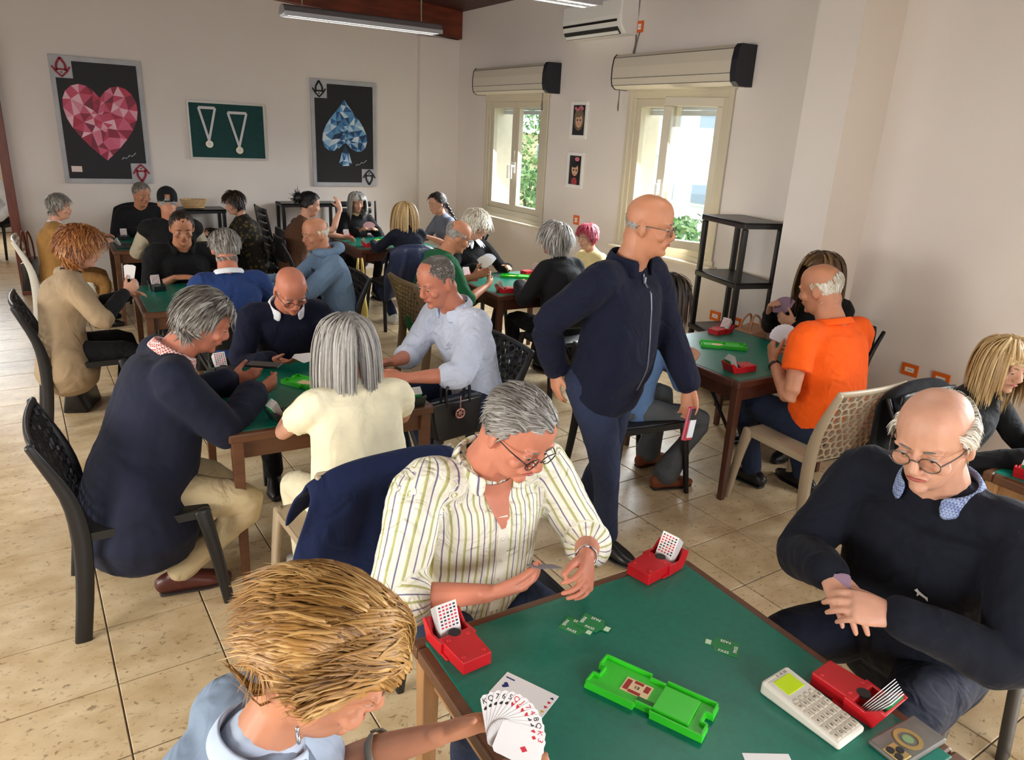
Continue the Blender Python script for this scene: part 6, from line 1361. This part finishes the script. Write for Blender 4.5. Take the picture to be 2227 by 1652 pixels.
pv = tipw(p14, 'R', (0, 4)); fan('bluish fan of cards held by the curly white-haired woman', pv, (-.2, -.9, .3), (.1, .1, .9), [None]*8, 80, back_w)
pv = tipw(p18, 'L', (0, 4)); fan('pink-backed fan of cards below the spade painting', pv, (-.2, -.9, .4), (.0, .1, .9), [None]*9, 90, mat('pink card back', srgb(226, 178, 186), .5))
pv = tipw(p22, 'R', (0, 4)); fan('white card stack raised by the auburn-haired woman', pv, (-.2, -.95, .2), (.1, .0, 1), [None]*4, 12, paper)
pv = tipw(p6, 'R', (0, 1)); fan('white card board held by the bald man in navy', pv, (.0, -.2, .95), (.8, -.5, .1), [None]*5, 60, paper)
pv = tipw(p7, 'L', (0, 1)); fan('fan of cards held low by the light blue shirt', pv, (.1, -.5, .8), (-.6, .5, .3), [None]*6, 60, paper)

# keypad
kp = thing('score_keypad', 'white wireless score keypad with a lime screen', 'keypad', (1.328, .758, TZ), R(4))
MB().add([(-.05, -.103, .0), (.05, -.103, 0), (.05, .103, 0), (-.05, .103, 0), (-.05, -.103, .018), (.05, -.103, .018), (.05, .103, .036), (-.05, .103, .036)], [(0, 3, 2, 1), (4, 5, 6, 7), (0, 1, 5, 4), (1, 2, 6, 5), (2, 3, 7, 6), (3, 0, 4, 7)]).build('case', mat('ivory plastic', srgb(232, 226, 212), .4), kp, bevel=.007)
def kz(y): return .018+(y+.103)/.206*.018
sl = math.atan2(.018, .206)
def kbox(name, x, y, w, h, t_, m, parent): 
    mm = Matrix.Rotation(sl, 3, 'X'); return MB().box((x, y, kz(y)+t_/2), (w, h, t_), m=np.array(mm)).build(name, m, parent, bevel=.0012)
kbox('screen_bezel', 0, .058, .080, .062, .0012, mat('pale bezel', srgb(214, 210, 200), .4), kp); kbox('screen', 0, .062, .062, .044, .0024, mat('lime screen', srgb(196, 226, 30), .25), kp)
key_m = mat('key plastic', srgb(206, 196, 178), .45); labs = [['N', 'S', 'E', 'W', 'X'], ['1', '2', '3', 'C', '+'], ['4', '5', '6', 'D', '-'], ['7', '8', '9', 'H', '='], ['0', 'O', 'K', 'S', 'T']]
for k in range(4): kbox('soft_key', -.030+.02*k, .022, .012, .007, .003, key_m, kp)
for r_ in range(5):
    for c_ in range(5):
        x_, y_ = -.036+.018*c_, .006-.0225*r_; kk = kbox('key', x_, y_, .0145, .0165, .0035, key_m, kp); text('key_label', labs[r_][c_], .010, inkk, kk, Matrix.Translation((x_, y_, kz(y_)+.0037)) @ Matrix.Rotation(sl, 4, 'X'), .0004)
for k, w in enumerate((.006, .010, .012)): kbox('brand_mark', -.002+.014*k, .092, w*.8, .006, .0012, mat('grey mark', srgb(150, 146, 138), .5), kp)
# phone in its case
ph = thing('smartphone', 'grey cased smartphone lying face down with a gold ring', 'phone', (1.442, .594, TZ), R(-1.5))
MB().box((0, 0, .006), (.163, .082, .012)).build('case', mat('grey phone case', srgb(110, 106, 98), .4, .1, var=.15, vscale=30), ph, bevel=.005)
ang = np.linspace(0, 2*math.pi, 32, endpoint=False); goldm = mat('gold ring', srgb(216, 188, 120), .3, .7)
rg_ = MB(); rg_.add([(r_*math.cos(a), r_*math.sin(a), z_) for a in ang for r_, z_ in ((.030, .0121), (.030, .0135), (.021, .0135), (.021, .0121))], [(i*4+j, i*4+(j+1) % 4, ((i+1) % 32)*4+(j+1) % 4, ((i+1) % 32)*4+j) for i in range(32) for j in range(4)]); rg_.build('ring', goldm, ph)
MB().prism([(.012*math.cos(a), .012*math.sin(a)) for a in ang], .0121, .0128).build('emblem', mat('green emblem', srgb(120, 150, 100), .5), ph)
cmr = MB().box((-.058, -.012, .0128), (.038, .042, .003)).build('camera_plate', goldm, ph, bevel=.002)
for dx, dy in ((-.009, -.010), (-.009, .010), (.010, 0)): 
    MB().prism([(.0085*math.cos(a)-.058+dx, .0085*math.sin(a)-.012+dy) for a in ang], .014, .0165).build('lens', blk, cmr)
# phone of the man in the blazer, wallet of the walking man
pw = (tipw(p4, 'L', (0, 1, 4))+tipw(p4, 'R', (0, 4)))/2
bp_ = thing('smartphone', 'black smartphone held by the man in the blazer', 'phone', tuple(pw+np.array([.0, 0, .012])), R(-35)); MB().box((0, 0, 0), (.155, .075, .009)).build('case', blk, bp_, bevel=.004); MB().box((0, 0, .0048), (.145, .067, .001)).build('screen', mat('dark glass', srgb(10, 10, 14), .08), bp_)
wl = tipw(p8, 'L', (0, 1, 4)); rw = thing('phone_wallet', 'red phone wallet in the walking man\'s hand', 'wallet', tuple(wl+np.array([0, 0, -.035])), R(20))
MB().box((0, 0, 0), (.085, .016, .15), m=np.array(Matrix.Rotation(R(14), 3, 'Y'))).build('cover', mat('red leather', srgb(176, 30, 62), .4), rw, bevel=.004); MB().box((-.004, -.010, -.02), (.06, .006, .08), m=np.array(Matrix.Rotation(R(14), 3, 'Y'))).build('cards_inside', back_w, rw); MB().box((.002, -.0105, .045), (.07, .006, .05), m=np.array(Matrix.Rotation(R(14), 3, 'Y'))).build('phone', blk, rw)

# ------------------------------------------------------------------ garments over chair backs
def drape(label, x, y, face, w, front, back, m, cat='jacket', name='draped_jacket', sh=.06, topz=.865):
    g = []; nu, nv = 22, 26
    prof = [(-.205, topz-front), (-.245, topz-front*.5), (-.30, topz-.04), (-.325, topz), (-.36, topz-.01), (-.385, topz-.06), (-.37, topz-back*.5), (-.345, topz-back)]
    pr = catmull(np.array(prof), 5); V = []; F = []
    for i, (py, pz) in enumerate(pr):
        for j in range(nu+1):
            q = j/nu*2-1; below = max(0, topz-pz); wd = w*(.90+.22*min(1, below/.3)); f_ = .016*math.sin(q*9+2.0*below*3)*min(1, below*5)+.008*math.sin(q*21+i*.2)*min(1, below*4)
            V.append((q*wd, py+(f_ if py > -.33 else -f_)-.012*(1-q*q), pz-sh*abs(q)**3*(1-min(1, below*2))-(.03*math.sin(q*4) if i in (0, len(pr)-1) else 0)))
    nr_ = len(pr)
    for i in range(nr_-1):
        for j in range(nu): F.append((i*(nu+1)+j, i*(nu+1)+j+1, (i+1)*(nu+1)+j+1, (i+1)*(nu+1)+j))
    o = MB().add(V, F).build(name, m, None, smooth=True, loc=(x, y, 0), rz=R(face)); sd = o.modifiers.new('t', 'SOLIDIFY'); sd.thickness = .012; sd.offset = 0
    sb = o.modifiers.new('s', 'SUBSURF'); sb.levels = 1; sb.render_levels = 1
    return tag(o, label, cat)
knit = fabric('navy ribbed cardigan', srgb(22, 34, 70), fold=.5)
drape('navy cardigan draped over the beige chair behind the cream top', .86, 2.53, 4, .33, .2, .56, knit, 'cardigan')
drape('black jacket hung on the chair below the pink heart painting', .80, 8.92, 180, .30, .2, .45, FB['blackj'], topz=1.0)
quilt = mat('quilted navy nylon', srgb(30, 40, 70), .45, bump=.5, bscale=22)
drape('quilted navy jacket hung behind the blonde woman seen from behind', 2.90, 6.90, 0, .27, .15, .52, quilt)
drape('black coat hung on the chair of the blonde woman at the right edge', 3.60, 1.53, 178, .27, .2, .50, FB['blackj'], 'coat')
drape('black coat hung on a chair at the left edge', -.98, 6.60, 60, .27, .25, .42, FB['blackj'], 'coat', topz=.80)
chair('plain', 'black chair under the coat at the left edge', -.98, 6.60, 60, ch_steel, G)

# ------------------------------------------------------------------ bags and basket
def bag(label, x, y, z, rz, w, d, h, m, hm, hh, name='handbag', flare=.25, cat='bag'):
    t = thing(name, label, cat, (x, y, z), R(rz), 'bags')
    V = [(sx*w/2*k, sy*d/2*(1.0 if k < 1.1 else .6), zz) for zz, k in ((0, 1), (h*.5, 1+flare*.5), (h, 1+flare)) for sx, sy in ((-1, -1), (1, -1), (1, 1), (-1, 1))]
    F = [(0, 3, 2, 1)]+[(i*4+j, i*4+(j+1) % 4, i*4+4+(j+1) % 4, i*4+4+j) for i in range(2) for j in range(4)]+[(8, 9, 10, 11)]
    b = MB().add(V, F).build('bag_body', m, t, smooth=True, bevel=.015)
    for sy in (-1, 1): MB().tube([(-w*.28, sy*d*.25, h*.86), (-w*.26, sy*d*.22, h+hh*.6), (0, sy*d*.15, h+hh), (w*.26, sy*d*.22, h+hh*.6), (w*.28, sy*d*.25, h*.86)], .008, 8, 4).build('handle', hm, t, smooth=True)
    return t
blk_l = mat('black bag leather', srgb(20, 20, 22), .3); brn_h = mat('brown leather handle', srgb(110, 56, 34), .4); yel = mat('yellow bag', srgb(232, 206, 110), .5); tanb = mat('rose tan leather', srgb(178, 130, 100), .4)
bag('black tote with brown handles hanging on the white chair', -.28, 8.0, .36, 80, .34, .12, .26, blk_l, brn_h, .26)
bag('yellow bag hanging beside the hoodie', 2.08, 5.76, .36, 75, .20, .10, .26, yel, yel, .28, flare=.12)
bag('black glossy handbag on the floor under the auburn-haired woman', -.02, 5.56, 0.0, 70, .30, .16, .24, blk_l, blk_l, .12)
bag('rose tan handbag beside the black shelving unit', 4.36, 3.60, .44, 20, .32, .16, .20, tanb, tanb, .10, flare=-.1)
bag('black leather bag with a round charm beside the light blue shirt', 1.60, 3.08, .46, 10, .26, .10, .20, blk_l, blk_l, .12)
ch_ = MB(); cc = (1.60, 3.02, .60)
ch_.tube([(cc[0]+.024*math.cos(a), cc[1], cc[2]+.024*math.sin(a)) for a in np.linspace(0, 2*math.pi, 17)], .005, 6, 1)
for k in range(3): a = k*math.pi/3; ch_.bar((cc[0]-.022*math.cos(a), cc[1], cc[2]-.022*math.sin(a)), (cc[0]+.022*math.cos(a), cc[1], cc[2]+.022*math.sin(a)), .005)
ch_.bar((cc[0], cc[1], cc[2]+.02), (cc[0], cc[1], cc[2]+.09), .005); tag(ch_.build('bag_charm', mat('pink gold charm', srgb(206, 150, 140), .3, .6), smooth=True), 'round pink charm hanging on the black leather bag', 'charm')
small_stool = None
st_ = thing('stool', 'low black stool under the rose tan handbag', 'stool', (4.36, 3.60, 0)); MB().loft([(-.17, 0, .42), (.17, 0, .42)], [(.11, .018)]*2, side=(0, 1, 0), n=16, k=1, pw=5).build('seat', ch_steel, st_, smooth=True)
for sx in (-1, 1):
    for sy in (-1, 1): MB().bar((sx*.15, sy*.09, 0), (sx*.14, sy*.085, .42), .022).build('leg', ch_steel, st_)
bk = thing('wicker_basket', 'shallow wicker basket on the low black shelving unit', 'basket', (1.36, 9.30, .933))
wick = mat('wicker', srgb(206, 170, 116), .7, var=.2, vscale=60)
for k in range(6):
    z_ = .012+k*.016; rx, ry = .11+.028*k/5, .075+.022*k/5
    MB().loft([(rx*math.cos(a)*(1+.02*math.sin(a*14+k*math.pi)), ry*math.sin(a)*(1+.02*math.sin(a*14+k*math.pi)), z_) for a in np.linspace(0, 2*math.pi, 57)], [(.006, .009)]*57, side=(0, 0, 1), n=6, k=1, cap=False).build('woven_band', wick, bk, smooth=True)
for k in range(20):
    a = 2*math.pi*k/20; MB().bar((.108*math.cos(a), .073*math.sin(a), 0), (.14*math.cos(a), .098*math.sin(a), .105), .006).build('stake', wick, bk)
MB().loft([(-.1, 0, .006), (.1, 0, .006)], [(.07, .005)]*2, side=(0, 1, 0), n=16, k=1).build('basket_base', wick, bk, smooth=True)
